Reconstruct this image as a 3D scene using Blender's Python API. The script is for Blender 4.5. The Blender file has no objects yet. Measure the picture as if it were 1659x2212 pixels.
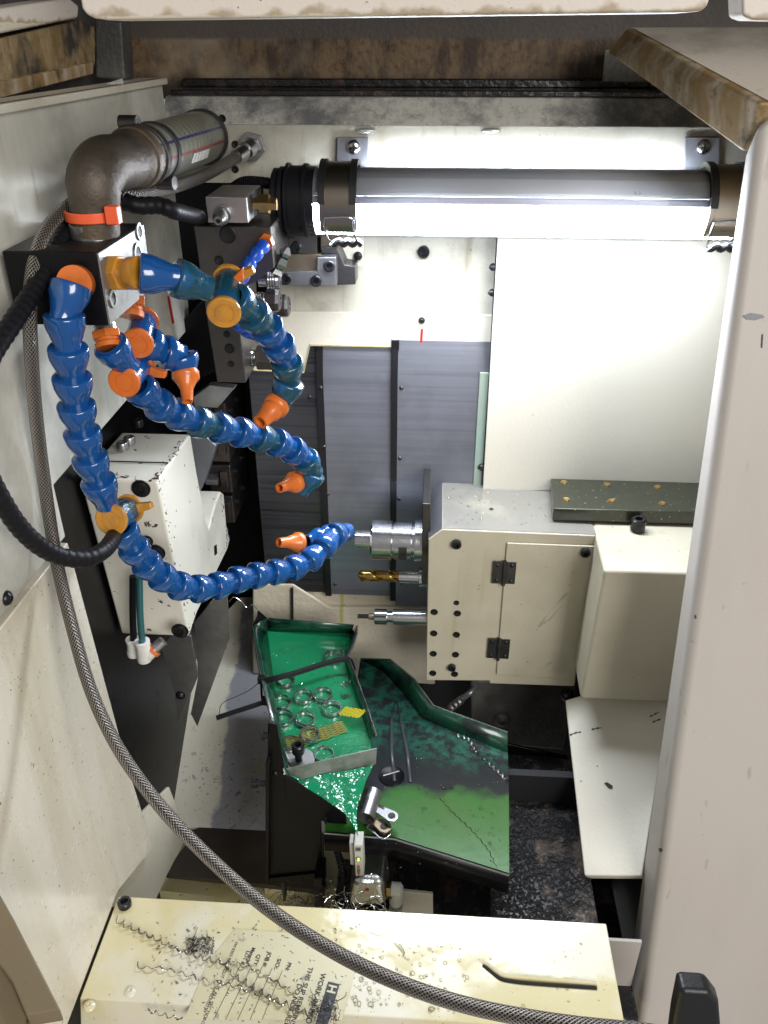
import bpy, bmesh, math, random
from mathutils import Vector as V, Matrix
random.seed(11)
SC = bpy.context.scene
COL = SC.collection
PI = math.pi
CAMZ = 1.5
FPX, W0, H0 = 1789.0, 1659.0, 2212.0
PITCH, YAW = math.radians(30), math.radians(3.5)
_R = V((math.cos(YAW), math.sin(YAW), 0)); _FH = V((-math.sin(YAW), math.cos(YAW), 0))
_F = _FH*math.cos(PITCH) + V((0, 0, -math.sin(PITCH)))
_U = _FH*math.sin(PITCH) + V((0, 0, math.cos(PITCH)))
CAM = V((0, 0, CAMZ))

# ---- survey: a sight line of the photograph meets a real plane of the machine
def ray(px, py): return _F + _R*((px-W0/2)/FPX) + _U*((H0/2-py)/FPX)
def atY(px, py, y): d = ray(px, py); return CAM + d*(y/d.y)
def atX(px, py, x): d = ray(px, py); return CAM + d*(x/d.x)
def atH(px, py, h): d = ray(px, py); return CAM + d*(h/d.z)
def atP(px, py, p, n): d = ray(px, py); return CAM + d*((p-CAM).dot(n)/d.dot(n))
def H(h): return CAMZ + h

# ---- mesh builder
class MB:
    def __init__(s): s.v = []; s.f = []; s.uv = []
    def add(s, vs, fs, uvs=None):
        o = len(s.v); s.v += [V(p) for p in vs]
        for i, f in enumerate(fs):
            s.f.append([o+k for k in f]); s.uv.append(uvs[i] if uvs else None)
        return s
    def quad(s, a, b, c, d): return s.add([a, b, c, d], [(0, 1, 2, 3)])
    def poly(s, pts): return s.add(pts, [tuple(range(len(pts)))])
    def prism(s, pts, vec):
        pts = [V(p) for p in pts]; vec = V(vec); n = len(pts)
        fs = [tuple(range(n)), tuple(range(2*n-1, n-1, -1))]
        fs += [(i, (i+1) % n, n+(i+1) % n, n+i) for i in range(n)]
        return s.add(pts+[p+vec for p in pts], fs)
    def box(s, a, b):
        x0, x1 = sorted((a[0], b[0])); y0, y1 = sorted((a[1], b[1])); z0, z1 = sorted((a[2], b[2]))
        return s.prism([(x0, y0, z0), (x1, y0, z0), (x1, y1, z0), (x0, y1, z0)], (0, 0, z1-z0))
    def obox(s, c, ex, ey, ez):
        c, ex, ey, ez = V(c), V(ex), V(ey), V(ez)
        return s.prism([c-ex-ey-ez, c+ex-ey-ez, c+ex+ey-ez, c-ex+ey-ez], ez*2)
    def tube(s, path, r, seg=12, caps=True, twist=0.0, flat=1.0):
        path = [V(p) for p in path]; n = len(path)
        t0 = (path[1]-path[0]).normalized()
        a = t0.orthogonal().normalized(); vs = []; L = 0; us = []
        for i, p in enumerate(path):
            if i == 0: t = t0
            elif i == n-1: t = (path[i]-path[i-1]).normalized()
            else: t = (path[i+1]-path[i-1]).normalized()
            a = (a - t*a.dot(t)).normalized(); b = t.cross(a)
            if i: L += (path[i]-path[i-1]).length
            us.append(L)
            rr = r(i, L) if callable(r) else r
            for k in range(seg):
                g = 2*PI*k/seg + twist*L
                vs.append(p + a*(math.cos(g)*rr) + b*(math.sin(g)*rr*flat))
        fs = []; uv = []
        for i in range(n-1):
            for k in range(seg):
                k2 = (k+1) % seg
                fs.append((i*seg+k, i*seg+k2, (i+1)*seg+k2, (i+1)*seg+k))
                uv.append([(k/seg, us[i]), ((k+1)/seg, us[i]), ((k+1)/seg, us[i+1]), (k/seg, us[i+1])])
        if caps:
            fs.append(tuple(range(seg-1, -1, -1))); uv.append(None)
            fs.append(tuple((n-1)*seg+k for k in range(seg))); uv.append(None)
        return s.add(vs, fs, uv)
    def lathe(s, o, ax, prof, seg=24, ang=(0, 2*PI), ref=None):
        o = V(o); ax = V(ax).normalized()
        a = (V(ref) - ax*V(ref).dot(ax)).normalized() if ref is not None else ax.orthogonal().normalized()
        b = ax.cross(a); full = abs(ang[1]-ang[0]-2*PI) < 1e-6
        m = seg if full else seg+1; vs = []
        for t, r in prof:
            for k in range(m):
                g = ang[0] + (ang[1]-ang[0])*k/seg
                vs.append(o + ax*t + (a*math.cos(g)+b*math.sin(g))*max(r, 1e-5))
        fs = []
        for i in range(len(prof)-1):
            for k in range(m if full else m-1):
                k2 = (k+1) % m
                fs.append((i*m+k, i*m+k2, (i+1)*m+k2, (i+1)*m+k))
        return s.add(vs, fs)
    def cyl(s, p0, p1, r, seg=20, r1=None):
        p0, p1 = V(p0), V(p1); L = (p1-p0).length; r1 = r if r1 is None else r1
        return s.lathe(p0, p1-p0, [(0, 0), (0, r), (L, r1), (L, 0)], seg)
    def ring(s, o, ax, ri, ro, h, seg=28):
        return s.lathe(o, ax, [(0, ri), (0, ro), (h, ro), (h, ri), (0, ri)], seg)
    def ball(s, c, r, seg=10, sc=(1, 1, 1)):
        c = V(c); n = max(4, seg//2)
        o = len(s.v); prof = [(-r*math.cos(PI*i/n), r*math.sin(PI*i/n)) for i in range(n+1)]
        s.lathe((0, 0, 0), (0, 0, 1), prof, seg)
        for i in range(o, len(s.v)):
            p = s.v[i]; s.v[i] = V((p.x*sc[0], p.y*sc[1], p.z*sc[2])) + c
        return s

WL = {}
def _mesh(mb, name, mat, off, smooth=40):
    me = bpy.data.meshes.new(name)
    me.from_pydata([tuple(p-off) for p in mb.v], [], mb.f)
    if any(u for u in mb.uv):
        lay = me.uv_layers.new(name='UVMap'); li = 0
        for f, u in zip(mb.f, mb.uv):
            for j in range(len(f)):
                lay.data[li].uv = u[j] if u else (0, 0); li += 1
    bm = bmesh.new(); bm.from_mesh(me); bmesh.ops.recalc_face_normals(bm, faces=bm.faces); bm.to_mesh(me); bm.free()
    me.polygons.foreach_set('use_smooth', [True]*len(me.polygons))
    me.set_sharp_from_angle(angle=math.radians(smooth))
    if mat: me.materials.append(M[mat] if isinstance(mat, str) else mat)
    return me
def props(o, label=None, cat=None, group=None, kind=None):
    if label: o['label'] = label
    if cat: o['category'] = cat
    if group: o['group'] = group
    if kind: o['kind'] = kind
def mods(o, bevel, solid, soff=-1):
    if solid:
        m = o.modifiers.new('solid', 'SOLIDIFY'); m.thickness = solid; m.offset = soff
    if bevel:
        m = o.modifiers.new('bevel', 'BEVEL'); m.width = bevel; m.segments = 2
        m.limit_method = 'ANGLE'; m.angle_limit = math.radians(32); m.harden_normals = True
def thing(name, label, cat, loc, group=None, kind=None):
    o = bpy.data.objects.new(name, None); COL.objects.link(o); o.location = loc
    o.empty_display_size = .02
    WL[o] = V(loc); props(o, label, cat, group, kind); return o
def part(mb, name, mat, par, bevel=0, label=None, solid=0, smooth=40, kind=None):
    o = bpy.data.objects.new(name, _mesh(mb, name, mat, WL[par], smooth)); COL.objects.link(o)
    o.parent = par; WL[o] = WL[par]; mods(o, bevel, solid); props(o, label, kind=kind); return o
def solo(mb, name, mat, label=None, cat=None, group=None, kind=None, bevel=0, solid=0, smooth=40):
    xs = [p.x for p in mb.v]; ys = [p.y for p in mb.v]; zs = [p.z for p in mb.v]
    c = V(((min(xs)+max(xs))/2, (min(ys)+max(ys))/2, min(zs)))
    o = bpy.data.objects.new(name, _mesh(mb, name, mat, c, smooth)); COL.objects.link(o)
    o.location = c; WL[o] = c; mods(o, bevel, solid); props(o, label, cat, group, kind); return o
def struct(mb, name, mat, bevel=0, solid=0, label=None): return solo(mb, name, mat, label=label, kind='structure', bevel=bevel, solid=solid)

def spline(pts, step):
    pts = [V(p) for p in pts]; P = [pts[0]*2-pts[1]] + pts + [pts[-1]*2-pts[-2]]; out = []
    for i in range(1, len(P)-2):
        p0, p1, p2, p3 = P[i-1:i+3]
        for k in range(24):
            t = k/24
            out.append(.5*((2*p1)+(p2-p0)*t+(2*p0-5*p1+4*p2-p3)*t*t+(3*p1-p0-3*p2+p3)*t**3))
    out.append(pts[-1])
    res = [out[0]]; acc = 0
    for a, b in zip(out, out[1:]):
        d = (b-a).length; pos = 0
        while acc + (d-pos) >= step:
            pos += step-acc; acc = 0; res.append(a+(b-a)*(pos/d))
        acc += d-pos
    return res

# ---- materials
WORLD_ST, ROOM_P, EXPO, LAMP_E = .27, 102, 0.0, 100
M = {}
def mat(name, base, rough=.5, metal=0.0, layers=(), bump=(), coat=0.0, spec=.5, trans=0.0, rough_var=0.0, aniso=None):
    m = bpy.data.materials.new(name); m.use_nodes = True; nt = m.node_tree; N = nt.nodes; Lk = nt.links
    b = N['Principled BSDF']; b.inputs['Roughness'].default_value = rough; b.inputs['Metallic'].default_value = metal
    b.inputs['Specular IOR Level'].default_value = spec
    if coat: b.inputs['Coat Weight'].default_value = coat; b.inputs['Coat Roughness'].default_value = .06
    if trans: b.inputs['Transmission Weight'].default_value = trans
    tc = N.new('ShaderNodeTexCoord'); geo = N.new('ShaderNodeNewGeometry')
    def tex(l):
        k = l.get('t', 'noise')
        src = geo.outputs['Position'] if l.get('world') else (tc.outputs['UV'] if l.get('uv') else tc.outputs['Object'])
        mp = N.new('ShaderNodeMapping'); mp.inputs['Scale'].default_value = l.get('sc', (1, 1, 1)); mp.inputs['Location'].default_value = l.get('off', (0, 0, 0))
        Lk.new(src, mp.inputs['Vector'])
        if k == 'noise':
            n = N.new('ShaderNodeTexNoise'); n.inputs['Scale'].default_value = l.get('s', 10); n.inputs['Detail'].default_value = l.get('d', 6)
            n.inputs['Roughness'].default_value = l.get('r', .6); n.inputs['Distortion'].default_value = l.get('dist', 0); out = n.outputs['Fac']
            Lk.new(mp.outputs[0], n.inputs['Vector'])
        elif k == 'vor':
            n = N.new('ShaderNodeTexVoronoi'); n.inputs['Scale'].default_value = l.get('s', 60); n.inputs['Randomness'].default_value = 1
            out = n.outputs['Distance']; Lk.new(mp.outputs[0], n.inputs['Vector'])
        elif k == 'wave':
            n = N.new('ShaderNodeTexWave'); n.inputs['Scale'].default_value = l.get('s', 10); n.bands_direction = l.get('dir', 'X')
            n.inputs['Distortion'].default_value = l.get('dist', 0); out = n.outputs['Fac']; Lk.new(mp.outputs[0], n.inputs['Vector'])
        elif k == 'grad':
            sx = N.new('ShaderNodeSeparateXYZ'); Lk.new(mp.outputs[0], sx.inputs[0]); out = sx.outputs[l['ax']]
            if l.get('n'):
                nn = N.new('ShaderNodeTexNoise'); nn.inputs['Scale'].default_value = l.get('s', 20); nn.inputs['Detail'].default_value = 6
                Lk.new(mp.outputs[0], nn.inputs['Vector'])
                ma = N.new('ShaderNodeMath'); ma.operation = 'MULTIPLY_ADD'; Lk.new(nn.outputs['Fac'], ma.inputs[0]); ma.inputs[1].default_value = l['n']; Lk.new(out, ma.inputs[2]); out = ma.outputs[0]
        mr = N.new('ShaderNodeMapRange'); mr.inputs['From Min'].default_value = l.get('lo', .4); mr.inputs['From Max'].default_value = l.get('hi', .6)
        mr.inputs['To Min'].default_value = l.get('a0', 0); mr.inputs['To Max'].default_value = l.get('a', 1); Lk.new(out, mr.inputs['Value'])
        o = mr.outputs[0]
        if l.get('mask'):
            o2 = tex(l['mask']); mm = N.new('ShaderNodeMath'); mm.operation = 'MULTIPLY'; Lk.new(o, mm.inputs[0]); Lk.new(o2, mm.inputs[1]); o = mm.outputs[0]
        return o
    rgb = N.new('ShaderNodeRGB'); rgb.outputs[0].default_value = (*base, 1); cur = rgb.outputs[0]
    rv = None
    for l in layers:
        f = tex(l)
        if 'c' in l:
            mx = N.new('ShaderNodeMix'); mx.data_type = 'RGBA'; Lk.new(f, mx.inputs[0]); Lk.new(cur, mx.inputs[6]); mx.inputs[7].default_value = (*l['c'], 1); cur = mx.outputs[2]
        if 'rough' in l:
            mf = N.new('ShaderNodeMix'); mf.data_type = 'FLOAT'; Lk.new(f, mf.inputs[0])
            if rv is None: mf.inputs[2].default_value = rough
            else: Lk.new(rv, mf.inputs[2])
            mf.inputs[3].default_value = l['rough']; rv = mf.outputs[0]
        if 'metal' in l:
            mf = N.new('ShaderNodeMix'); mf.data_type = 'FLOAT'; Lk.new(f, mf.inputs[0]); mf.inputs[2].default_value = metal; mf.inputs[3].default_value = l['metal']; Lk.new(mf.outputs[0], b.inputs['Metallic'])
    Lk.new(cur, b.inputs['Base Color'])
    if rv is not None: Lk.new(rv, b.inputs['Roughness'])
    prev = None
    for l in bump:
        f = tex(l); bp = N.new('ShaderNodeBump'); bp.inputs['Strength'].default_value = l.get('st', .2); bp.inputs['Distance'].default_value = l.get('di', .001)
        Lk.new(f, bp.inputs['Height'])
        if prev: Lk.new(prev, bp.inputs['Normal'])
        prev = bp.outputs[0]
    if prev:
        Lk.new(prev, b.inputs['Normal'])
        if coat: Lk.new(prev, b.inputs['Coat Normal'])
    M[name] = m; return m

CR = (.60, .55, .43); CR2 = (.58, .55, .46)
SPK = dict(t='vor', s=55, lo=.10, hi=.045, c=(.10, .085, .06), mask=dict(s=9, lo=.50, hi=.66))
FSPK = dict(t='noise', s=330, d=2, lo=.69, hi=.74, c=(.13, .10, .07))
GR = dict(s=7, d=8, lo=.50, hi=.78, c=(.36, .33, .25), a=.7)
OP = dict(s=420, d=2, lo=.3, hi=.7, st=.06, di=.001)
mat('cream', (.64, .60, .49), .42, layers=[GR, SPK, FSPK, dict(s=5, lo=.3, hi=.7, rough=.28)], bump=[OP])
mat('cream_clean', (.68, .645, .55), .5, layers=[dict(s=5, lo=.55, hi=.8, c=(.48, .46, .38), a=.5), dict(t='vor', s=40, lo=.07, hi=.03, c=(.09, .09, .09), mask=dict(s=14, lo=.52, hi=.6))], bump=[dict(s=260, d=3, lo=.3, hi=.7, st=.12, di=.001)])
mat('cream_wall_left', (.68, .67, .60), .48, layers=[GR, dict(sc=(1, 1, .55), s=6, d=5, lo=.42, hi=.68, c=(.42, .41, .355), a=.75), dict(sc=(1, 1, .2), s=55, d=4, lo=.62, hi=.70, c=(.34, .32, .26), a=.5), dict(s=5, d=10, r=.7, lo=.45, hi=.70, c=(.24, .23, .19), a=.8), SPK, dict(sc=(1, 8, 1), s=5, lo=.55, hi=.8, c=(.36, .33, .22), a=.35)], bump=[OP])
mat('cream_panel', (.67, .625, .53), .3, layers=[dict(sc=(1, 4, .3), s=5, d=4, lo=.45, hi=.7, c=(.53, .475, .34), a=.7), dict(t='noise', s=150, d=2, lo=.70, hi=.735, c=(.16, .13, .09)), dict(sc=(1, 9, .7), s=3, d=3, lo=.5, hi=.75, c=(.52, .47, .35), a=.5), dict(s=3, lo=.55, hi=.8, c=(.42, .38, .28), a=.5), SPK, FSPK, dict(s=30, lo=.35, hi=.6, rough=.2)], bump=[dict(s=70, d=4, lo=.3, hi=.7, st=.1, di=.001)])
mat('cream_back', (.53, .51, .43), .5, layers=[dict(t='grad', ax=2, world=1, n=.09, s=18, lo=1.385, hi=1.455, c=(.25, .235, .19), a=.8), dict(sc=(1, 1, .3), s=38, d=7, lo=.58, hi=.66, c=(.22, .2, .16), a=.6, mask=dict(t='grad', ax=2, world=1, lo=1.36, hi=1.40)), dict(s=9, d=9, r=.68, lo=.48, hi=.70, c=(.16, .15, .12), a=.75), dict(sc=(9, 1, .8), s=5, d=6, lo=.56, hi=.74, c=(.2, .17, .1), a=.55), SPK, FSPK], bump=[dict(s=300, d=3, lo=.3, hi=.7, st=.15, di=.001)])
mat('grime_strip', (.48, .47, .42), .5, layers=[dict(s=8, d=10, r=.74, lo=.44, hi=.60, c=(.085, .085, .09), a=.88), dict(s=90, d=6, r=.7, lo=.5, hi=.66, c=(.14, .14, .14), a=.6), FSPK], bump=[dict(s=380, d=4, lo=.3, hi=.7, st=.4, di=.001)])
mat('cream_oily', (.60, .55, .36), .3, layers=[dict(s=6, d=5, lo=.40, hi=.62, c=(.60, .52, .24), a=.8, rough=.1), dict(s=12, d=7, lo=.62, hi=.78, c=(.3, .22, .05), a=.6), SPK, dict(t='noise', s=190, d=3, lo=.68, hi=.72, c=(.08, .06, .04))], bump=[dict(s=26, d=5, lo=.4, hi=.62, st=.15, di=.002)], coat=.6)
mat('cream_sill', (.64, .605, .48), .4, layers=[dict(s=5.5, d=4, lo=.42, hi=.52, c=(.60, .53, .28), a=.8, rough=.07), dict(s=14, d=6, lo=.64, hi=.78, c=(.42, .32, .08), a=.6), FSPK], bump=[dict(s=22, d=3, lo=.45, hi=.6, st=.05, di=.002)], coat=.3)
mat('cream_cast', (.55, .50, .40), .5, layers=[GR, dict(sc=(14, 1, .6), s=4, d=3, lo=.60, hi=.74, c=(.36, .34, .06), a=.8), SPK], bump=[dict(s=130, d=5, lo=.3, hi=.7, st=.35, di=.0015)])
mat('cream_head', (.50, .46, .355), .42, layers=[dict(s=7, d=8, lo=.45, hi=.74, c=(.33, .295, .21), a=.75), dict(s=11, d=3, dist=2.5, lo=.665, hi=.70, c=(.22, .20, .16), a=.5), dict(sc=(10, 10, .7), s=5, d=4, lo=.60, hi=.75, c=(.36, .31, .18), a=.5), SPK, FSPK], bump=[OP])
mat('cream_top', (.20, .19, .165), .2, layers=[dict(s=14, d=5, lo=.5, hi=.7, c=(.34, .31, .25), a=.6), dict(t='vor', s=90, lo=.10, hi=.06, c=(.75, .7, .6), mask=dict(s=30, lo=.5, hi=.56))], bump=[dict(s=18, d=4, lo=.45, hi=.55, st=.08, di=.002)], coat=.5)
mat('chip_paint', (.72, .70, .61), .45, layers=[GR, dict(s=60, d=6, r=.7, lo=.645, hi=.66, c=(.05, .03, .025)), dict(s=26, d=9, r=.75, lo=.69, hi=.71, c=(.12, .05, .03)), SPK], bump=[dict(s=60, d=6, r=.7, lo=.64, hi=.70, st=-.5, di=.001), OP])
mat('cream_header', (.63, .57, .50), .5, layers=[dict(t='grad', ax=2, world=1, n=.02, s=60, lo=1.5205, hi=1.518, c=(.30, .22, .12), a=.75), dict(t='grad', ax=2, world=1, n=.004, s=90, lo=1.5098, hi=1.5090, c=(.60, .54, .42)), FSPK], bump=[OP])
mat('cream_pillar', (.475, .437, .40), .5, layers=[dict(sc=(3, 3, .5), s=3, d=5, lo=.5, hi=.75, c=(.43, .39, .345), a=.7), dict(s=12, d=3, dist=3, lo=.685, hi=.70, c=(.30, .27, .24), a=.5), dict(sc=(1, 1, .25), s=45, d=4, lo=.66, hi=.70, c=(.34, .29, .24), a=.6), dict(t='vor', s=50, lo=.09, hi=.04, c=(.16, .12, .08), mask=dict(s=8, lo=.56, hi=.64)), dict(s=3, lo=.5, hi=.8, c=(.5, .43, .35), a=.6)], bump=[OP])
mat('rust_band', (.47, .39, .28), .55, layers=[dict(sc=(9, 9, .5), s=9, d=7, lo=.5, hi=.66, c=(.22, .145, .05), a=.8), dict(s=150, d=5, lo=.55, hi=.72, c=(.20, .13, .06), a=.8), dict(sc=(3, 3, .7), s=16, d=8, lo=.42, hi=.6, c=(.26, .16, .055), a=.9), dict(s=26, d=8, lo=.56, hi=.68, c=(.05, .035, .02), a=.9)], bump=[OP])
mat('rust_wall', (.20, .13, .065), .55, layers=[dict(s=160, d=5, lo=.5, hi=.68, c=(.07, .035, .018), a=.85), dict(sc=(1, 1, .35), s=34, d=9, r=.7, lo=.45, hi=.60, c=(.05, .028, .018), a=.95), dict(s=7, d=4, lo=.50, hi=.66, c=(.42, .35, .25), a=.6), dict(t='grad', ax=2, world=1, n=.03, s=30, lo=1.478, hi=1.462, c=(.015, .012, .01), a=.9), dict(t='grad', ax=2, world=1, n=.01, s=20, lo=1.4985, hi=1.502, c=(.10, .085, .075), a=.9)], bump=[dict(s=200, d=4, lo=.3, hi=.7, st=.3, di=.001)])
mat('rust_left', (.33, .25, .14), .55, layers=[dict(s=110, d=6, lo=.5, hi=.7, c=(.13, .075, .03), a=.8), dict(sc=(1, 1, .4), s=34, d=10, r=.75, lo=.42, hi=.6, c=(.16, .10, .035), a=.9), dict(s=14, d=6, lo=.52, hi=.64, c=(.028, .028, .03), a=.95)], bump=[OP])
mat('grime_dark', (.05, .048, .045), .45, layers=[dict(s=12, d=7, lo=.45, hi=.7, c=(.16, .16, .14), a=.7)], bump=[dict(s=200, st=.3)])
mat('black_oil', (.012, .011, .012), .22, layers=[dict(s=40, d=6, lo=.52, hi=.7, c=(.06, .035, .025), a=.8, rough=.5)], bump=[dict(s=120, d=4, st=.2, di=.002)])
mat('black_paint', (.003, .003, .004), .36, layers=[dict(s=24, d=8, lo=.55, hi=.75, c=(.008, .008, .010), a=.8, rough=.55)], bump=[dict(s=90, st=.06)], spec=.22)
mat('black_matte', (.008, .008, .009), .6)
mat('black_rubber', (.011, .011, .012), .42, bump=[dict(s=300, st=.1)])
mat('black_plastic', (.008, .008, .010), .45, spec=.2)
mat('hole_dark', (.003, .003, .003), .5)
mat('bolt_black', (.022, .022, .025), .32, .6, layers=[dict(s=160, lo=.5, hi=.7, c=(.08, .08, .085), a=.6)])
mat('steel', (.62, .62, .64), .2, 1, layers=[dict(s=40, d=6, lo=.45, hi=.75, c=(.36, .36, .38), a=.6, rough=.36)])
mat('steel_turned', (.66, .66, .68), .16, 1, layers=[dict(sc=(260, 1, 1), s=6, d=2, lo=.4, hi=.6, c=(.44, .44, .46), a=.6, rough=.28)], bump=[dict(sc=(260, .1, .1), s=8, d=1, st=.1, di=.0004)])
mat('steel_plate', (.34, .34, .35), .34, .9, layers=[dict(s=22, d=8, lo=.45, hi=.7, c=(.16, .15, .145), a=.8, rough=.5)], bump=[dict(s=120, st=.06)])
mat('steel_dark', (.10, .095, .095), .3, .85, layers=[dict(s=30, d=8, lo=.45, hi=.68, c=(.045, .04, .036), a=.8, rough=.5), dict(s=9, lo=.52, hi=.66, c=(.17, .12, .09), a=.6)], bump=[dict(s=200, st=.06)])
mat('steel_block', (.125, .115, .11), .3, .85, layers=[dict(s=16, d=8, lo=.45, hi=.68, c=(.09, .075, .065), a=.8, rough=.5)], bump=[dict(s=200, st=.06)])
mat('steel_grey', (.30, .31, .34), .38, .7, layers=[dict(s=16, d=7, lo=.45, hi=.7, c=(.18, .18, .2), a=.7)])
mat('bronze_block', (.27, .215, .15), .38, .85, layers=[dict(s=20, d=8, lo=.45, hi=.7, c=(.17, .12, .07), a=.8)])
mat('aluminium', (.64, .64, .64), .32, 1, layers=[dict(s=14, d=6, lo=.48, hi=.7, c=(.40, .38, .37), a=.7, rough=.42), dict(s=50, d=6, lo=.64, hi=.72, c=(.28, .25, .24), a=.8)], bump=[dict(s=160, st=.05)])
mat('block_side', (.27, .27, .27), .36, .6, layers=[dict(s=30, d=8, lo=.55, hi=.68, c=(.12, .12, .12), a=.9), dict(s=9, d=5, lo=.5, hi=.7, c=(.20, .20, .20), a=.7)])
mat('cover_steel', (.27, .28, .325), .36, .7, layers=[dict(sc=(.5, 1, 30), s=4, d=8, r=.75, lo=.46, hi=.78, c=(.14, .145, .18), a=.7, rough=.28), dict(s=5, d=4, lo=.45, hi=.7, c=(.17, .175, .21), a=.7), dict(s=12, d=7, lo=.5, hi=.75, c=(.13, .13, .15), a=.6, rough=.48)], bump=[dict(sc=(1, 1, 60), s=10, d=3, st=.05, di=.0006)])
mat('cover_dark', (.085, .087, .10), .34, .8, layers=[dict(sc=(.8, 1, 40), s=6, d=6, lo=.46, hi=.66, c=(.045, .045, .055), a=.9, rough=.25)])
mat('cover_edge', (.008, .008, .01), .3)
mat('tie_black', (.006, .006, .007), .6, spec=.15)
mat('pale_green', (.30, .42, .36), .5, layers=[GR])
mat('iron', (.085, .068, .052), .5, .35, layers=[dict(s=26, d=9, r=.7, lo=.46, hi=.68, c=(.05, .04, .032), a=.85, rough=.55), dict(s=9, d=5, lo=.52, hi=.66, c=(.20, .14, .085), a=.6)], bump=[dict(s=110, d=6, st=.35, di=.001)])
mat('galvanized', (.5, .5, .49), .34, .9, layers=[dict(s=26, d=6, lo=.45, hi=.7, c=(.28, .27, .25), a=.8)])
mat('brass', (.62, .43, .17), .3, 1, layers=[dict(s=40, lo=.5, hi=.7, c=(.34, .24, .1), a=.7)])
mat('orange', (.66, .155, .022), .34, layers=[dict(s=60, d=5, lo=.45, hi=.72, c=(.40, .10, .015), a=.7)], coat=.3)
mat('amber', (.56, .25, .025), .25, layers=[dict(s=50, d=5, lo=.45, hi=.7, c=(.32, .15, .03), a=.75)], coat=.6)
mat('zip_orange', (.80, .11, .035), .38, coat=.2)
mat('blue', (.005, .068, .25), .17, layers=[dict(s=60, d=4, lo=.5, hi=.75, c=(.006, .06, .17), a=.7), dict(s=180, d=3, lo=.70, hi=.74, c=(.05, .09, .14), a=.6)], bump=[dict(s=90, d=3, lo=.4, hi=.6, st=.06, di=.001)], coat=.6)
mat('teal', (.008, .065, .115), .16, layers=[dict(s=46, d=5, lo=.45, hi=.66, c=(.012, .05, .05), a=.9), dict(s=30, d=3, lo=.56, hi=.66, c=(.008, .085, .24), a=.9)], bump=[dict(s=110, d=4, lo=.4, hi=.6, st=.25, di=.001)], coat=.4)
mat('small_blue', (.010, .07, .42), .26, coat=.3)
mat('green_bright', (.010, .215, .085), .22, layers=[dict(s=14, d=6, lo=.52, hi=.72, c=(.012, .13, .055), a=.7), dict(s=150, d=3, lo=.68, hi=.73, c=(.06, .07, .03))], bump=[dict(s=42, d=5, lo=.45, hi=.62, st=.22, di=.002, mask=dict(t='grad', ax=1, world=1, lo=.86, hi=.78))], coat=1)
mat('green_wall', (.008, .055, .03), .26, layers=[dict(s=36, d=8, lo=.48, hi=.62, c=(.006, .010, .010), a=.95)], coat=.5)
mat('green_fluid', (.008, .20, .085), .1, layers=[dict(s=24, d=5, lo=.5, hi=.7, c=(.012, .10, .05), a=.8)], bump=[dict(s=46, d=3, lo=.4, hi=.6, st=.6, di=.004)], coat=1)
mat('chute_paint', (.030, .125, .018), .3, layers=[
    dict(s=10, d=4, lo=.5, hi=.7, c=(.05, .11, .02), a=.7),
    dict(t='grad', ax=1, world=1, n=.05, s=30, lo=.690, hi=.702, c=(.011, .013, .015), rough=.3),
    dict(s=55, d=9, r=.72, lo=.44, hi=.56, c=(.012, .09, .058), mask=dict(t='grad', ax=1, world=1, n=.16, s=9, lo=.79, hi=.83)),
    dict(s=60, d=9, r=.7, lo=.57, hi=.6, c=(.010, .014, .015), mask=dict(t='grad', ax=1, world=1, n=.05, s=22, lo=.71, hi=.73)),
    ], bump=[dict(s=60, d=6, lo=.4, hi=.6, st=.07, di=.001)], coat=.18, spec=.35)
mat('chip_bed', (.007, .007, .008), .3, layers=[dict(s=26, d=6, lo=.54, hi=.7, c=(.16, .12, .09), a=.8, rough=.5), ], bump=[dict(s=170, d=4, st=.7, di=.003)])
mat('floor_cream', (.84, .80, .66), .16, layers=[dict(s=7, d=6, lo=.31, hi=.40, c=(.34, .34, .385), a=.9, mask=dict(t='grad', ax=0, world=1, n=.05, s=20, lo=-.262, hi=-.256)), dict(s=110, d=3, lo=.63, hi=.66, c=(.16, .16, .19), mask=dict(s=6, lo=.45, hi=.6)), dict(s=8, d=5, lo=.56, hi=.72, c=(.34, .27, .08), a=.7)], bump=[dict(s=60, st=.2, di=.001)], coat=.6)
mat('bronze_plate', (.075, .06, .045), .45, .3, layers=[dict(s=12, lo=.45, hi=.7, c=(.045, .036, .03), a=.8)])
mat('galv_baffle', (.30, .33, .31), .35, .7, layers=[dict(s=50, d=6, lo=.45, hi=.68, c=(.13, .17, .14), a=.85)], bump=[dict(s=120, st=.1)])
mat('olive_plate', (.036, .04, .027), .3, .35, layers=[dict(sc=(1, 1, 1), s=70, d=5, lo=.45, hi=.65, c=(.05, .05, .025), a=.8), dict(s=220, d=2, lo=.68, hi=.72, c=(.4, .38, .25))], coat=.4)
mat('gold_tool', (.42, .27, .08), .24, 1, layers=[dict(s=60, lo=.5, hi=.7, c=(.30, .19, .06), a=.8)])
mat('white_plastic', (.70, .70, .67), .4, layers=[dict(s=40, lo=.5, hi=.7, c=(.55, .54, .5), a=.6)])
mat('sensor_body', (.50, .49, .45), .45)
mat('chip_dark', (.06, .035, .028), .5)
mat('red_mark', (.55, .012, .012), .5)
mat('green_mark', (.03, .22, .05), .5)
mat('yellow_net', (.72, .58, .02), .4, coat=.4)
mat('olive_net', (.24, .21, .03), .4, layers=[dict(s=30, lo=.45, hi=.65, c=(.12, .14, .03), a=.8)], coat=.7)
mat('band_bronze', (.32, .28, .23), .28, 1, layers=[dict(s=20, lo=.45, hi=.7, c=(.33, .28, .22), a=.6)])
mat('housing_alu', (.56, .57, .58), .5, .1, layers=[dict(s=9, d=4, lo=.4, hi=.7, c=(.46, .47, .48), a=.5)])
mat('hood_plate', (.74, .67, .57), .5, layers=[dict(s=8, d=8, lo=.52, hi=.70, c=(.30, .265, .22), a=.8), FSPK])
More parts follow.
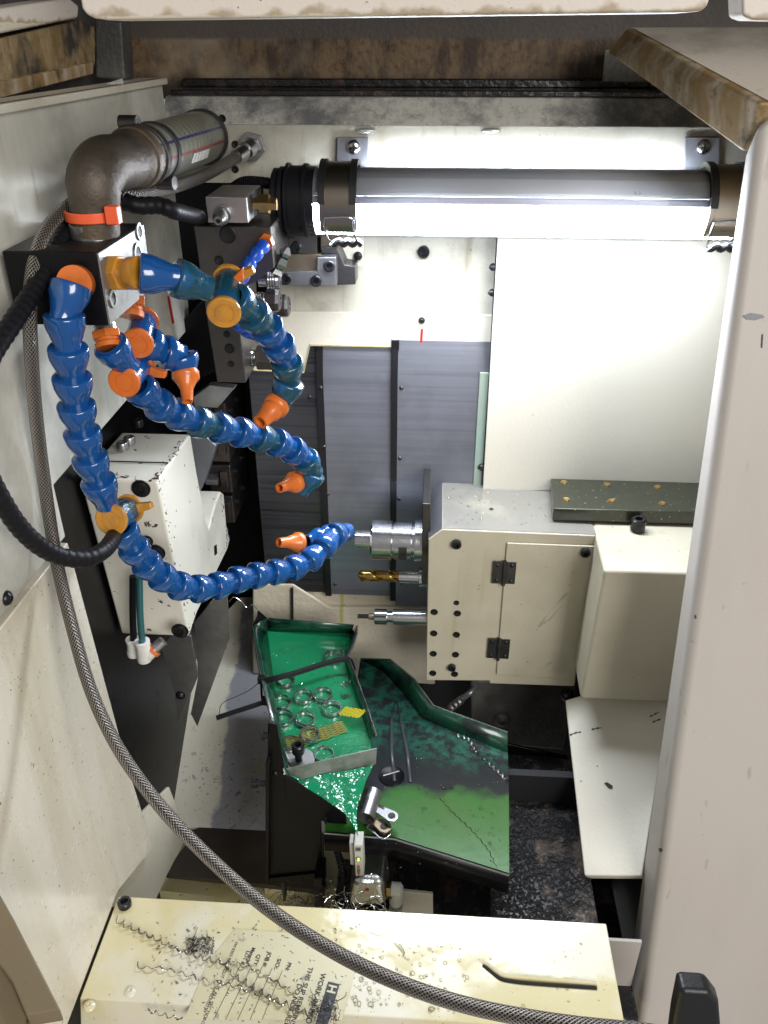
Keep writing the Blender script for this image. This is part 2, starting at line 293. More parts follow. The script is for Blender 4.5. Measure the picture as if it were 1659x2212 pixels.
mat('diffuser_rim', (.62, .62, .72), .35)
mat('teal_tube', (.02, .10, .11), .25, coat=.3)
mat('paper', (.55, .51, .34), .35, layers=[dict(s=10, d=6, lo=.52, hi=.7, c=(.40, .34, .16), a=.6), dict(s=60, d=5, lo=.63, hi=.68, c=(.16, .14, .16), a=.6)], coat=.4)
mat('ink', (.025, .024, .028), .5)
mat('ink_faint', (.20, .20, .20), .5)
mat('swarf', (.50, .46, .40), .25, .9, layers=[dict(s=200, lo=.4, hi=.6, c=(.10, .085, .06), a=.8)])
mat('swarf_dark', (.06, .05, .045), .35, .7)
mat('weld', (.5, .5, .48), .25, .6)
mat('bronze_pillar', (.19, .145, .085), .5, layers=[dict(s=20, d=7, lo=.48, hi=.7, c=(.17, .13, .08), a=.7), FSPK])
mat('smear', (.06, .06, .072), .3, .2)

def glass(name, col=(1, 1, 1), gl=.18, rough=.03):
    m = bpy.data.materials.new(name); m.use_nodes = True; nt = m.node_tree; N = nt.nodes; Lk = nt.links
    N.remove(N['Principled BSDF']); out = N['Material Output']
    t = N.new('ShaderNodeBsdfTransparent'); t.inputs[0].default_value = (*col, 1)
    g = N.new('ShaderNodeBsdfGlossy'); g.inputs['Roughness'].default_value = rough
    lw = N.new('ShaderNodeFresnel'); lw.inputs['IOR'].default_value = 1.45
    ad = N.new('ShaderNodeMath'); ad.operation = 'MULTIPLY'; ad.inputs[1].default_value = gl*2.5; ad.use_clamp = True; Lk.new(lw.outputs[0], ad.inputs[0])
    mx = N.new('ShaderNodeMixShader'); Lk.new(ad.outputs[0], mx.inputs[0]); Lk.new(t.outputs[0], mx.inputs[1]); Lk.new(g.outputs[0], mx.inputs[2])
    Lk.new(mx.outputs[0], out.inputs['Surface']); M[name] = m
glass('tube_glass', (.97, .98, 1.0), .13, .08)
glass('droplet', (.99, .98, .93), .3, .02)
def emit(name, col, st):
    m = bpy.data.materials.new(name); m.use_nodes = True; b = m.node_tree.nodes['Principled BSDF']
    b.inputs['Base Color'].default_value = (*col, 1); b.inputs['Emission Color'].default_value = (*col, 1); b.inputs['Emission Strength'].default_value = st; M[name] = m
emit('lamp_light', (.87, .93, 1.0), LAMP_E)
emit('led_green', (.55, .95, .05), 2.5)

def tube_pattern(name, kind):
    m = bpy.data.materials.new(name); m.use_nodes = True; nt = m.node_tree; N = nt.nodes; Lk = nt.links; b = N['Principled BSDF']
    tc = N.new('ShaderNodeTexCoord'); sx = N.new('ShaderNodeSeparateXYZ'); Lk.new(tc.outputs['UV'], sx.inputs[0]); u, v = sx.outputs[0], sx.outputs[1]
    def mth(op, a, b_=None, c=None):
        n = N.new('ShaderNodeMath'); n.operation = op
        for i, x in enumerate((a, b_, c)):
            if x is None: continue
            if isinstance(x, (int, float)): n.inputs[i].default_value = x
            else: Lk.new(x, n.inputs[i])
        return n.outputs[0]
    def mixc(f, a, c):
        n = N.new('ShaderNodeMix'); n.data_type = 'RGBA'; Lk.new(f, n.inputs[0])
        if isinstance(a, tuple): n.inputs[6].default_value = (*a, 1)
        else: Lk.new(a, n.inputs[6])
        n.inputs[7].default_value = (*c, 1); return n.outputs[2]
    if kind == 'braid':
        a = mth('MULTIPLY', u, 2*PI*13); c = mth('MULTIPLY', v, 2*PI/.0030)
        s1 = mth('SINE', mth('ADD', a, c)); s2 = mth('SINE', mth('SUBTRACT', a, c))
        h = mth('MAXIMUM', s1, s2); f = mth('MULTIPLY_ADD', h, .5, .5)
        nz = N.new('ShaderNodeTexNoise'); nz.inputs['Scale'].default_value = 25; Lk.new(tc.outputs['Object'], nz.inputs['Vector'])
        Lk.new(mixc(mth('POWER', f, 2.0), (.018, .016, .014), (.33, .30, .27)), b.inputs['Base Color'])
        b.inputs['Metallic'].default_value = .8; b.inputs['Roughness'].default_value = .4
        bp = N.new('ShaderNodeBump'); bp.inputs['Strength'].default_value = 1; bp.inputs['Distance'].default_value = .0006; Lk.new(h, bp.inputs['Height']); Lk.new(bp.outputs[0], b.inputs['Normal'])
    if kind == 'ribbed':
        w = mth('SINE', mth('MULTIPLY', v, 2*PI/.0155)); f = mth('GREATER_THAN', w, .95)
        c = mixc(f, (.15, .15, .115), (.34, .35, .29))
        if SGN < 0: u = mth('SUBTRACT', 1.0, u)
        u = mth('FRACT', mth('ADD', u, 2.0-B0))
        def band(x, lo, hi): return mth('MULTIPLY', mth('GREATER_THAN', x, lo), mth('LESS_THAN', x, hi))
        c = mixc(band(u, +.045, .20), c, (.17, .17, .135))
        c = mixc(band(u, .030, .045), c, (.012, .018, .12))
        c = mixc(band(u, .115, .132), c, (.22, .012, .014))
        Lk.new(c, b.inputs['Base Color']); b.inputs['Roughness'].default_value = .38; b.inputs['Coat Weight'].default_value = .25
        bp = N.new('ShaderNodeBump'); bp.inputs['Strength'].default_value = .16; bp.inputs['Distance'].default_value = .002; Lk.new(w, bp.inputs['Height']); Lk.new(bp.outputs[0], b.inputs['Normal'])
    M[name] = m
B0 = .0; SGN = 1
tube_pattern('braid', 'braid')

# ---- small hardware
def bolt(par, p, ax, r, h, name='bolt', matn='bolt_black'):
    p = V(p); ax = V(ax).normalized()
    b = MB().lathe(p, ax, [(0, 0), (0, r), (h*.85, r), (h, r*.88), (h, r*.55), (h*.35, r*.5), (h*.35, 0)], 18)
    return part(b, name, matn, par, smooth=35)
def dome(par, p, ax, r, h, name='screw', matn='bolt_black'):
    p = V(p); ax = V(ax).normalized()
    pr = [(0, 0), (0, r)] + [(h*math.sin(a), r*math.cos(a)) for a in (.3, .6, .9, 1.2)] + [(h, r*.34), (h*.55, r*.28), (h*.55, 0)]
    return part(MB().lathe(p, ax, pr, 16), name, matn, par, smooth=50)
def hole(par, p, ax, r, name='bolt_hole'):
    p = V(p); ax = V(ax).normalized()
    return part(MB().lathe(p, ax, [(0, 0), (.0006, r*.92), (.0012, r*1.0), (.0006, r*1.12), (0, r*1.14)], 18), name, 'hole_dark', par)
NY = V((0, -1, 0)); PX = V((1, 0, 0)); PZ = V((0, 0, 1))
# =====================================================================  THE ENCLOSURE
def yh(x, pts): return [V((x, y, H(h))) for y, h in pts]
# left wall, two sheets with a seam, ending at an opening
t = thing('side_wall', 'tall scuffed cream sheet wall on the left behind the hoses', 'wall', (-.29, .5, H(-.35)))
part(MB().prism(yh(-.29, [(.22, -.04), (.955, -.04), (.955, -.303), (.55, -.303), (.55, -.350), (.22, -.340)]), (-.006, 0, 0)), 'upper_sheet', 'cream_wall_left', t, .0012)
part(MB().prism([V((-.287, .22, H(-.046))), V((-.287, .965, H(-.046))), V((-.287, .965, H(-.040))), V((-.287, .22, H(-.040)))], (-.03, 0, 0)), 'top_flange', 'cream', t, .001)
dome(t, atX(14, 1292, -.29), PX, .0055, .004)
part(MB().prism([atX(x, y, -.2895) for x, y in ((361, 639), (365, 640), (376, 698), (372, 699))], (.0005, 0, 0)), 'marking', 'red_mark', t)
t = thing('lower_side_panel', 'cream lower left panel with oil sheen beside the front sill', 'panel', (-.289, .4, H(-.72)))
part(MB().prism(yh(-.288, [(.22, -.344), (.548, -.354), (.566, -.62), (.584, -.77), (.494, -.719), (.22, -.7185)]), (-.008, 0, 0)), 'sheet', 'cream_panel', t, .0015)
solo(MB().prism([atX(x, y, -.298) for x, y in ((285, 1772), (308, 1756), (366, 1700), (382, 1742), (402, 1812), (356, 1900), (330, 1960), (220, 1960), (220, 1800))], (-.004, 0, 0)), 'inner_side_panel', 'cream', 'plain cream sheet in shadow between lower left panel and floor', 'panel', bevel=.001)
# dark pocket left of the tool slide
b = MB().prism(yh(-.345, [(.52, -.28), (1.08, -.28), (1.08, -1.05), (.52, -1.05)]), (-.01, 0, 0))
b.box((-.36, 1.08, H(-.15)), (-.12, 1.09, H(-1.05))).box((-.36, .951, H(-.29)), (-.29, 1.09, H(-.28)))
struct(b, 'pocket_wall', 'black_paint')

# back wall: one sheet with a notch for the tool post, lower plate cut round the way covers
def px_poly(y, pts): return [atY(a, c, y) for a, c in pts]
xL, xR = -.295, .62
notchx, notchz = atY(575, 500, .95).x, atY(500, 395, .95).z
z0, z1 = H(-.283), H(-.083)
b = MB().prism([V((xL, .95, z1)), V((xR, .95, z1)), V((xR, .95, z0)), V((notchx, .95, z0)), V((notchx, .95, notchz)), V((xL, .95, notchz))], (0, .004, 0))
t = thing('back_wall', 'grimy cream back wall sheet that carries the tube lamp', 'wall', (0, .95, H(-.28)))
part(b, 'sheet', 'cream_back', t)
bolt(t, atY(915, 543, .95), NY, .0068, .006); dome(t, atY(773, 553, .944), NY, .005, .004)
part(MB().prism(px_poly(.948, [(734, 500), (786, 500), (784, 576), (744, 573)]), (0, .0025, 0)), 'corner_plate', 'cream_clean', t, .0006)
for q in ((508, 312), (508, 366), (480, 256)): hole(t, atY(*q, .95), NY, .0035)
for x in (790, 1060): part(MB().ball(atY(x, 283, .949), .011, 10, (1, .25, .28)), 'weld_bead', 'weld', t)
b = MB().prism(px_poly(.946, [(575, 672), (1080, 681), (1080, 754), (669, 744), (655, 805), (545, 800)]), (0, .004, 0))
t = thing('surround_panel', 'cream sheet framing the way covers with yellow oil along its lower edge', 'panel', atY(800, 740, .946))
part(b, 'sheet', 'cream_clean', t, .001)
e = MB().tube(px_poly(.9455, [(1078, 753), (670, 745), (656, 804), (548, 799)]), .0013, 8)
part(e, 'oily_edge', 'cream_oily', t)
dome(t, atY(911, 692, .945), NY, .004, .004)
for q in ([(909, 711), (914, 711), (912, 745), (907, 745)], [(909, 752), (914, 752), (913, 762), (908, 762)]):
    part(MB().prism(px_poly(.9452, q), (0, .0006, 0)), 'marking', 'red_mark', t)
# slanted grimy strip and ledge over the back wall
b = MB().prism([V((xL, .956, H(-.083))), V((xL, .976, H(-.058))), V((xL, 1.05, H(-.053))), V((xL, 1.05, H(-.060))), V((xL, .984, H(-.066))), V((xL, .964, H(-.090)))], (xR-xL, 0, 0))
solo(b, 'drip_ledge', 'grime_strip', 'long grey-stained slanted ledge above the back wall', 'ledge', bevel=.0012)
b = MB().box((-.40, 1.05, H(-.065)), (xR, 1.056, H(.30)))
solo(b, 'upper_back_panel', 'rust_wall', 'brown stained panel in the recess above the back wall', 'panel')
b = MB().box((-.29, .981, H(-.0585)), (.60, 1.049, H(-.0515))).box((-.29, 1.030, H(-.052)), (.60, 1.048, H(-.043)))
solo(b, 'oily_seal', 'black_oil', 'black oily seal lying along the foot of the brown panel', 'seal', bevel=.002)
struct(MB().box((-.6, .62, H(.12)), (.8, 1.06, H(.125))).box((-.6, .30, H(.5)), (.8, .62, H(.505))), 'top_light_block', 'grime_dark')  # unseen top panels added to block outside light and keep the recess dark
struct(MB().box((-.36, .15, H(-.07)), (-.352, 1.06, H(.5))), 'upper_left_backing', 'grime_dark')  # dark backing added where the bright world background leaked in at upper left
solo(MB().prism([atX(x, y, -.335) for x, y in ((-40, 92), (170, 44), (207, 60), (205, 140), (0, 180), (-40, 188))], (-.004, 0, 0)), 'stained_side_panel', 'rust_left', 'yellow-brown stained panel at top left above the side wall', 'panel')
solo(MB().prism([atX(x, y, -.330) for x, y in ((-40, 186), (0, 178), (202, 134), (202, 160), (0, 213), (-40, 222))], (-.006, 0, 0)), 'side_rail', 'rust_band', 'narrow pale rail below the yellow-brown stained panel', 'rail', bevel=.001)
solo(MB().box((-.335, .30, H(-.048)), (-.292, .90, H(-.043))), 'side_ledge', 'grime_dark', 'dark dirty ledge between pale rail and left side wall', 'ledge')
solo(MB().prism([atX(x, y, -.328) for x, y in ((-40, 24), (150, -6), (172, 12), (170, 40), (0, 74), (-40, 82))], (-.02, 0, 0)), 'side_header', 'cream_header', 'short cream frame member at the upper left corner', 'frame', bevel=.003)
solo(MB().prism(px_poly(.90, [(205, 40), (262, 46), (270, 172), (206, 168)]), (0, .03, 0)), 'corner_upright', 'grime_dark', 'dark upright in the upper left corner', 'post', bevel=.002)  # plain dark upright filling the upper left corner column
b = MB().prism(px_poly(.842, [(200, 190), (263, 169), (274, 222), (208, 220)]), (0, .003, 0))
solo(b, 'corner_bracket', 'grime_strip', 'grey end bracket at the top of the left wall', 'bracket', bevel=.0008)
b = MB().prism(px_poly(.92, [(254, 222), (306, 211), (343, 272), (292, 278)]), (0, .004, 0))
solo(b, 'diagonal_strap', 'grime_strip', 'short diagonal strap below the corner bracket by the ribbed hose', 'strap', bevel=.001)
# header above the opening, right hood beam and door pillar
b = MB(); pts = px_poly(.45, [(172, -160), (172, -4), (176, 18), (186, 32), (204, 40), (232, 44), (1490, 27), (1516, 24), (1530, 12), (1535, -10), (1535, -160)])
solo(b.prism(pts, (0, .03, 0)), 'door_header', 'cream_header', 'wide cream header across the top with a brown dirty lower edge', 'header', bevel=.002)
solo(MB().prism(px_poly(.60, [(1598, -150), (1700, -150), (1700, 46), (1625, 44), (1604, 36)]), (0, .03, 0)), 'corner_header', 'cream_header', 'small piece of cream frame in the upper right corner', 'frame', bevel=.002)
U1, L1 = atY(1352, 61, .95), atY(1310, 113, .95)
U2, L2 = atX(1642, 222, .25), atX(1604, 328, .25)
far = lambda p: V((.70, p.y, p.z))
b = MB().add([L1, L2, U2, U1, far(L1), far(L2), far(U2), far(U1)], [(0, 1, 2, 3), (7, 6, 5, 4), (3, 2, 6, 7), (0, 4, 5, 1), (0, 3, 7, 4), (1, 5, 6, 2)])
t = thing('hood_beam', 'brown stained slanting beam under the upper right hood', 'beam', L1)
part(b, 'beam', 'rust_band', t, .0025)
b = MB().add([U1+V((.006, 0, .0006)), U2+V((.008, 0, .0006)), far(U2)+V((0, 0, .0006)), far(U1)+V((0, 0, .0006))], [(0, 1, 2, 3)])
part(b, 'top_plate', 'hood_plate', t)
solo(MB().prism(px_poly(1.03, [(1308, 108), (1420, 108), (1420, 179), (1301, 180)]), (0, .003, 0)), 'gusset_plate', 'grime_strip', 'grey gusset plate behind the end of the stained beam', 'plate')
a0, a1 = atX(1604, 328, .25), atX(1396, 1796, .25)
f0, f1 = atX(1640, 240, .25), atX(1434, 1796, .25)
db = (a1-a0)/(a1.z-a0.z); df = (f1-f0)/(f1.z-f0.z)
lo = H(-1.45)
b = MB().prism([f0, a0, a0+db*(lo-a0.z), f0+df*(lo-f0.z)], (.5, 0, 0))
t = thing('door_pillar', 'wide pinkish cream door pillar on the right side', 'pillar', f1)
part(b, 'post', 'cream_pillar', t, .010)
fn = (f1-f0).cross(PX).normalized(); fn = fn if fn.y < 0 else -fn
for q, m in (([(1606, 682), (1622, 676), (1648, 680), (1652, 686), (1630, 692), (1612, 690)], 'smear'), ([(1646, 722), (1649, 722), (1647, 752), (1644, 750)], 'ink'), ([(1422, 1834), (1430, 1832), (1432, 1838), (1426, 1842)], 'ink'), ([(1500, 1330), (1504, 1328), (1505, 1336), (1501, 1337)], 'smear')):
    part(MB().prism([atP(x, y, f0+fn*.0006, fn) for x, y in q], -fn*.0008), 'scuff', m, t)
# right sliding panel behind the lamp
py = .922; b = MB().prism([atY(1078, 470, py), atY(1700, 470, py), atY(1700, 1060, py), atY(1043, 1060, py)], (0, .004, 0))
t = thing('sliding_panel', 'large plain cream panel on the right, brightly lit under the lamp', 'panel', atY(1043, 1050, py))
part(b, 'sheet', 'cream_clean', t, .0008)
q = atY(1078, 470, py); r = atY(1043, 1060, py)
part(MB().prism([q+V((0, .0042, 0)), r+V((0, .0042, 0)), r+V((.004, .0042, 0)), q+V((.004, .0042, 0))], (0, .022, 0)), 'side_flange', 'black_matte', t)
for c in ((1066, 577), (1064, 632), (1041, 1009)): dome(t, atY(*c, .93), (-1, -.6, 0), .0045, .005)

# =====================================================================  WAY COVERS
t = thing('way_cover', 'three overlapping brushed steel way covers with black wiper edges', 'cover', atY(860, 1280, .935))
def cover(xa, xb, y, ytop, zt, zb, m):
    zbend = H(-.357)
    pr = [(ytop, zt), (y, zbend), (y, zb), (y+.004, zb), (y+.004, zbend), (ytop+.004, zt)]
    return part(MB().prism([V((xa, yy, zz)) for yy, zz in pr], (xb-xa, 0, 0)), 'cover_plate', m, t, .0008)
xs = [atY(545, 900, .948).x, atY(694, 900, .942).x, atY(852, 900, .936).x, atY(1062, 900, .936).x]
zt, zb = H(-.312), H(-.683)
cover(xs[0], xs[1]-.004, .946, .958, zt, zb+.002, 'cover_dark'); cover(xs[1]+.004, xs[2]-.003, .940, .952, zt, zb+.004, 'cover_steel'); cover(xs[2]+.003, xs[3], .934, .946, zt, zb-.008, 'cover_steel')
for x, y in ((xs[1], .943), (xs[2], .937)):
    pr = [(y+.012-.003, zt), (y-.003, H(-.357)), (y-.003, zb), (y+.006, zb), (y+.006, zt)]
    part(MB().prism([V((x-.0045, yy, zz)) for yy, zz in pr], (.009, 0, 0)), 'wiper_edge', 'cover_edge', t, .001)
for c, y in (((867, 838), .934), ((864, 990), .934), ((862, 1078), .934), ((866, 1260), .934), ((693, 838), .94), ((700, 965), .94), ((708, 1067), .94), ((724, 1262), .94), ((692, 790), .946), ((872, 797), .942), ((669, 858), .946)):
    dome(t, atY(*c, y-.0002), NY, .0026, .0012, 'screw', 'steel_dark')
gx = atY(1040, 900, .93).x
part(MB().prism([V((gx-.005, .931, H(-.345))), V((gx+.006, .931, H(-.345))), V((gx+.006, .931, H(-.53))), V((gx-.005, .931, H(-.53)))], (0, .003, 0)), 'pale_strip', 'pale_green', t, .001)  # thin pale green upright strip near the right cover's edge
# casting below
b = MB().prism(px_poly(.944, [(545, 1262), (633, 1262), (712, 1312), (940, 1312), (940, 1480), (545, 1455)]), (0, .05, 0))
t = thing('bed_casting', 'rough cream casting below the way covers with a green oil run', 'casting', atY(700, 1450, .944))
part(b, 'casting', 'cream_cast', t, .003)
b = MB().prism([V((-.16, .951, H(-.675))), V((.10, .951, H(-.675))), V((.10, .951, H(-.72))), V((-.16, .951, H(-.72)))], (0, .02, 0))
part(b, 'upper_ledge', 'cream_cast', t, .003)
part(MB().prism(px_poly(.9395, [(628, 1272), (633, 1272), (634, 1450), (630, 1450)]), (0, .004, 0)), 'seam', 'black_matte', t)
struct(MB().box((-.12, 1.0, H(-.60)), (.62, 1.01, H(-1.1))).box((-.36, 1.04, H(-.80)), (-.1, 1.05, H(-1.1))).box((.256, .60, H(-.815)), (.262, 1.0, H(-1.3))).box((.0, .97, H(-.83)), (.62, .98, H(-1.1))).box((.60, .5, H(-.1)), (.61, 1.0, H(-1.1))), 'inner_backing', 'black_matte')  # black backing sheets, partly added to block the world background behind gaps

# =====================================================================  FLOORS AND SILL
def fl(px, py_):   # sloping chute floor
    n = V((0, -.65, 1)).normalized(); return atP(px, py_, V((0, .77, H(-.95))), n)
pts = [fl(*p) for p in ((300, 1788), (285, 1700), (360, 1540), (430, 1380), (520, 1290), (720, 1290), (720, 1798), (575, 1794), (425, 1788))]
struct(MB().prism(pts, (0, 0, -.004)), 'chute_floor', 'floor_cream', label='cream sloping chute floor with grey worn patches and swarf')
struct(MB().box((-.34, .30, H(-.985)), (.21, .80, H(-.981))), 'drain_floor', 'cream_oily')
solo(MB().prism([atH(*p, -.955) for p in ((428, 1786), (700, 1800), (700, 1925), (357, 1889), (374, 1860))], (0, 0, -.008)), 'drain_cover', 'bronze_plate', 'dark brown flat plate on the floor left of the black bracket', 'plate', bevel=.0015)
b = MB().box((-.20, .683, H(-.99)), (.02, .690, H(-.965)))
solo(b, 'channel_ledge', 'cream_oily', 'cream step below the dark brown plate', 'ledge', bevel=.002)
t = thing('front_sill', 'oily cream sill plate across the bottom covered with coolant', 'sill', (.1, .44, H(-.72)))
sx0 = -.2868
b = MB().prism([V((sx0, .392, H(-.72))), V((sx0, .490, H(-.72))), V((sx0, .490, H(-.775))), V((sx0, .487, H(-.775))), V((sx0, .487, H(-.723))), V((sx0, .393, H(-.723))), V((sx0, .372, H(-.775))), V((sx0, .369, H(-.774)))], (.465, 0, 0))
part(b, 'plate', 'cream_sill', t, .0012)
bolt(t, atH(270, 1955, -.72), PZ, .0065, .006)
for q in ((281, 2142), (193, 2173)): dome(t, atH(*q, -.7204), PZ, .0055, .0022, 'rivet', 'cream_sill')
def sp(pts, h=-.7185, step=.002): return spline([atH(a, c, h) for a, c in pts], step)
part(MB().tube(sp([(1043, 2079), (1052, 2082), (1072, 2098), (1086, 2106), (1110, 2110), (1160, 2114), (1290, 2124)]), .0018, 8), 'slot_rim', 'cream_sill', t)
part(MB().tube(sp([(1044, 2085), (1062, 2100), (1082, 2115), (1110, 2121), (1160, 2126), (1290, 2135)], -.7198), .0016, 8), 'finger_slot', 'hole_dark', t)
struct(MB().box((-.62, .15, H(-1.22)), (.72, .60, H(-1.218))), 'lower_front_floor', 'grime_dark')
struct(MB().box((-.36, .20, H(-.716)), (-.30, .60, H(-1.2))), 'base_backing', 'black_matte')  # black box added under the side panel to hide the bright world background
solo(MB().prism([V((.16, .555, H(-.845))), V((.244, .555, H(-.845))), V((.244, .555, H(-1.2))), V((.16, .555, H(-1.2)))], (0, .004, 0)), 'sill_end_plate', 'cream_pillar', 'small plain sheet between the right end of the sill and the pillar', 'plate', bevel=.001)
# door post end at lower left and rubber buffer at lower right
P = [atH(*p, -.47) for p in ((-30, 1905), (0, 1932), (30, 1985), (130, 2180), (56, 2192), (26, 2120), (-30, 2045))]
t = thing('door_post', 'rusty-edged brown post end in the lower left corner', 'post', P[3])
part(MB().prism(P, (0, 0, -.012)), 'flange', 'bronze_pillar', t, .001)
Q = [atH(*p, -.476) for p in ((-30, 2040), (28, 2122), (58, 2196), (52, 2240), (-30, 2240))]
part(MB().prism(Q, (0, 0, -.03)), 'web', 'bronze_pillar', t, .001)
b = MB().prism([atY(*p, .42) for p in ((1470, 2142), (1535, 2146), (1555, 2172), (1568, 2330), (1440, 2330), (1458, 2200))], (0, .02, 0))
solo(b, 'rubber_buffer', 'black_rubber', 'black rubber buffer at the foot of the right pillar', 'buffer', bevel=.005)

# =====================================================================  TUBE LAMP
LY, LH = .88, -.147
zc = H(LH)
lx = lambda px: atY(px, 437, LY).x
axp = lambda px: V((lx(px), LY, zc))
t = thing('tube_lamp', 'lit tubular machine lamp in a clear tube clamped to the back wall', 'lamp', axp(700))
part(MB().lathe(axp(652), PX, [(0, .0345), (lx(1590)-lx(652), .0345), (lx(1590)-lx(652), .033), (0, .033), (0, .0345)], 48), 'glass_tube', 'tube_glass', t)
# lens angle: 0 = towards -Y, positive = up
def arc(px0, px1, r, a0, a1, n=20):
    x0, x1 = lx(px0), lx(px1); vs = []; fs = []
    for k in range(n+1):
        a = math.radians(a0+(a1-a0)*k/n); c = V((0, LY-r*math.cos(a), zc+r*math.sin(a)))
        vs += [V((x0, c.y, c.z)), V((x1, c.y, c.z))]
    for k in range(n): fs.append((2*k, 2*k+1, 2*k+3, 2*k+2))
    return MB().add(vs, fs)
part(arc(664, 1580, .0322, 19, 158), 'housing', 'housing_alu', t, solid=.002)
part(arc(664, 1580, .0324, 6, 18.5, 4), 'diffuser_rim', 'diffuser_rim', t, solid=.001)
dfm = arc(664, 1580, .0318, 5.5, -96, 24); d2 = arc(664, 1580, .0318, -181, -183, 2); dfm.add(d2.v, d2.f)  # narrow glowing rear sliver added to brighten the wall above the tube
part(arc(664, 1580, .0318, -96, -181, 12), 'back_shield', 'housing_alu', t, solid=.001)  # unseen rear shell without glow, added to keep lamp light off the wall
part(dfm, 'diffuser', 'lamp_light', t)
part(MB().lathe(axp(664), PX, [(0, 0), (0, .0318), (.004, .0318), (.004, 0)], 40), 'end_disc', 'black_plastic', t)
part(MB().lathe(axp(1584), PX, [(0, 0), (0, .034), (.03, .034), (.03, 0)], 40), 'end_cap', 'black_plastic', t)
pr = [(0, 0), (0, .027), (.002, .031), (.006, .031), (.0065, .0295), (.008, .0295), (.0085, .0325), (.0125, .0325), (.013, .031), (.0145, .031), (.015, .036), (.018, .036), (.0185, .0335), (.032, .0335), (.0322, .0355), (.036, .0355), (.0362, .0328), (.044, .0328), (.044, 0)]
part(MB().lathe(axp(592), PX, pr, 44), 'end_cap', 'black_plastic', t, smooth=30)
hx = lx(1360); 
for k, (txt, s) in enumerate((('C E', .0042),)):
    fc = bpy.data.curves.new('txt', 'FONT'); fc.body = txt; fc.size = s; fc.align_x = 'CENTER'
    fo = bpy.data.objects.new('txt', fc); COL.objects.link(fo); dg = bpy.context.evaluated_depsgraph_get(); me = bpy.data.meshes.new_from_object(fo.evaluated_get(dg))
    bpy.data.objects.remove(fo)
    a = math.radians(30); nrm = V((0, -math.cos(a), math.sin(a))); up = V((0, math.sin(a), math.cos(a)))
    mm = Matrix((( -1, 0, nrm.x, hx), (0, -up.y, nrm.y, LY+nrm.y*.0326), (0, -up.z, nrm.z, zc+nrm.z*.0326), (0, 0, 0, 1)))
    mb = MB().add([mm @ v.co for v in me.vertices], [tuple(p.vertices) for p in me.polygons]); part(mb, 'rating_print', 'ink_faint', t)
for (pa, pb, nm) in ((697, 778, 0), (1510, 1600, 1)):
    x0, x1 = lx(pa), lx(pb); w = x1-x0; o = V((x0, LY, zc))
    c = part(MB().lathe(o+PX*w*.14, PX, [(0, .0358), (0, .0378), (w*.72, .0378), (w*.72, .0358), (0, .0358)], 40, (math.radians(-200), math.radians(36)), NY), 'tube_clamp', 'band_bronze', t, smooth=30)
    for d0 in (0, .80):
        part(MB().lathe(o+PX*w*d0, PX, [(0, .0348), (0, .0400), (w*.18, .0400), (w*.18, .0348), (0, .0348)], 40, (math.radians(-205), math.radians(-5)), NY), 'rubber_liner', 'black_rubber', c, smooth=30)
    def cp(ang, r, fx): a = math.radians(ang); return V((x0+w*fx, LY-r*math.cos(a), zc+r*math.sin(a)))
    part(MB().lathe(o+PX*w*.02, PX, [(0, .0352), (0, .0372), (w*.96, .0372), (w*.96, .0352), (0, .0352)], 24, (math.radians(-8), math.radians(42)), NY).obox(cp(-14, .0385, .5), PX*w*.34, V((0, 0, .003)), V((0, .0006, 0))), 'latch_plate', 'band_bronze', c, smooth=30)
    path = [cp(-13, .040, .16), cp(-13, .040, .84), cp(-30, .0405, .90), cp(-52, .0405, .94), cp(-78, .0405, 1.0)]
    path2 = [cp(-13, .040, .16), cp(-30, .0405, .14), cp(-52, .0405, .2), cp(-78, .0405, .3)]
    part(MB().tube(spline(path, .002), .0011, 8).tube(spline(path2, .002), .0011, 8), 'wire_latch', 'steel', c)
    wv = [V((x0+w*(.28+.78*k/20), LY-.020+.001*math.sin(k), zc-.0365-.002*math.sin(k*1.0))) for k in range(21)]
    part(MB().tube(wv, .0034, 8), 'rubber_pad', 'black_rubber', c)
    mx0, mx1 = (728, 796) if nm == 0 else (1480, 1556)
    mb = MB().prism([atY(mx0, 296, .945), atY(mx1, 296, .945), atY(mx1-4, 420, .945), atY(mx0-4, 420, .945)], (0, .003, 0))
    k = part(mb, 'mounting_bracket', 'steel_grey', t, .0008)
    sc = atY((mx0+mx1)/2+2, 318, .9445); part(MB().lathe(sc, NY, [(0, 0), (0, .0078), (.0016, .0076), (.0036, .0055), (.0044, .002), (.0044, 0)], 20), 'screw', 'steel', k)
    part(MB().obox(sc+NY*.0042, PX*.0036, V((0, 0, .0009)), V((0, .0005, 0))).obox(sc+NY*.0042, V((0, 0, .0036)), PX*.0009, V((0, .0006, 0))), 'cross_slot', 'hole_dark', k)
    part(MB().box((x0+w*.3, .915, zc+.01), (x0+w*.7, .945, zc+.016)), 'stand_off', 'steel_dark', k)
cb = spline([axp(590)+V((0, 0, .016)), axp(570)+V((0, .0, .017)), axp(520)+V((0, .02, .014)), axp(470)+V((0, .05, .0))], .0018)
solo(MB().tube(cb, lambda i, L: .0052+.0008*(i % 2), 12), 'lamp_cable', 'black_plastic', 'black corrugated cable running from the end of the lamp', 'cable')
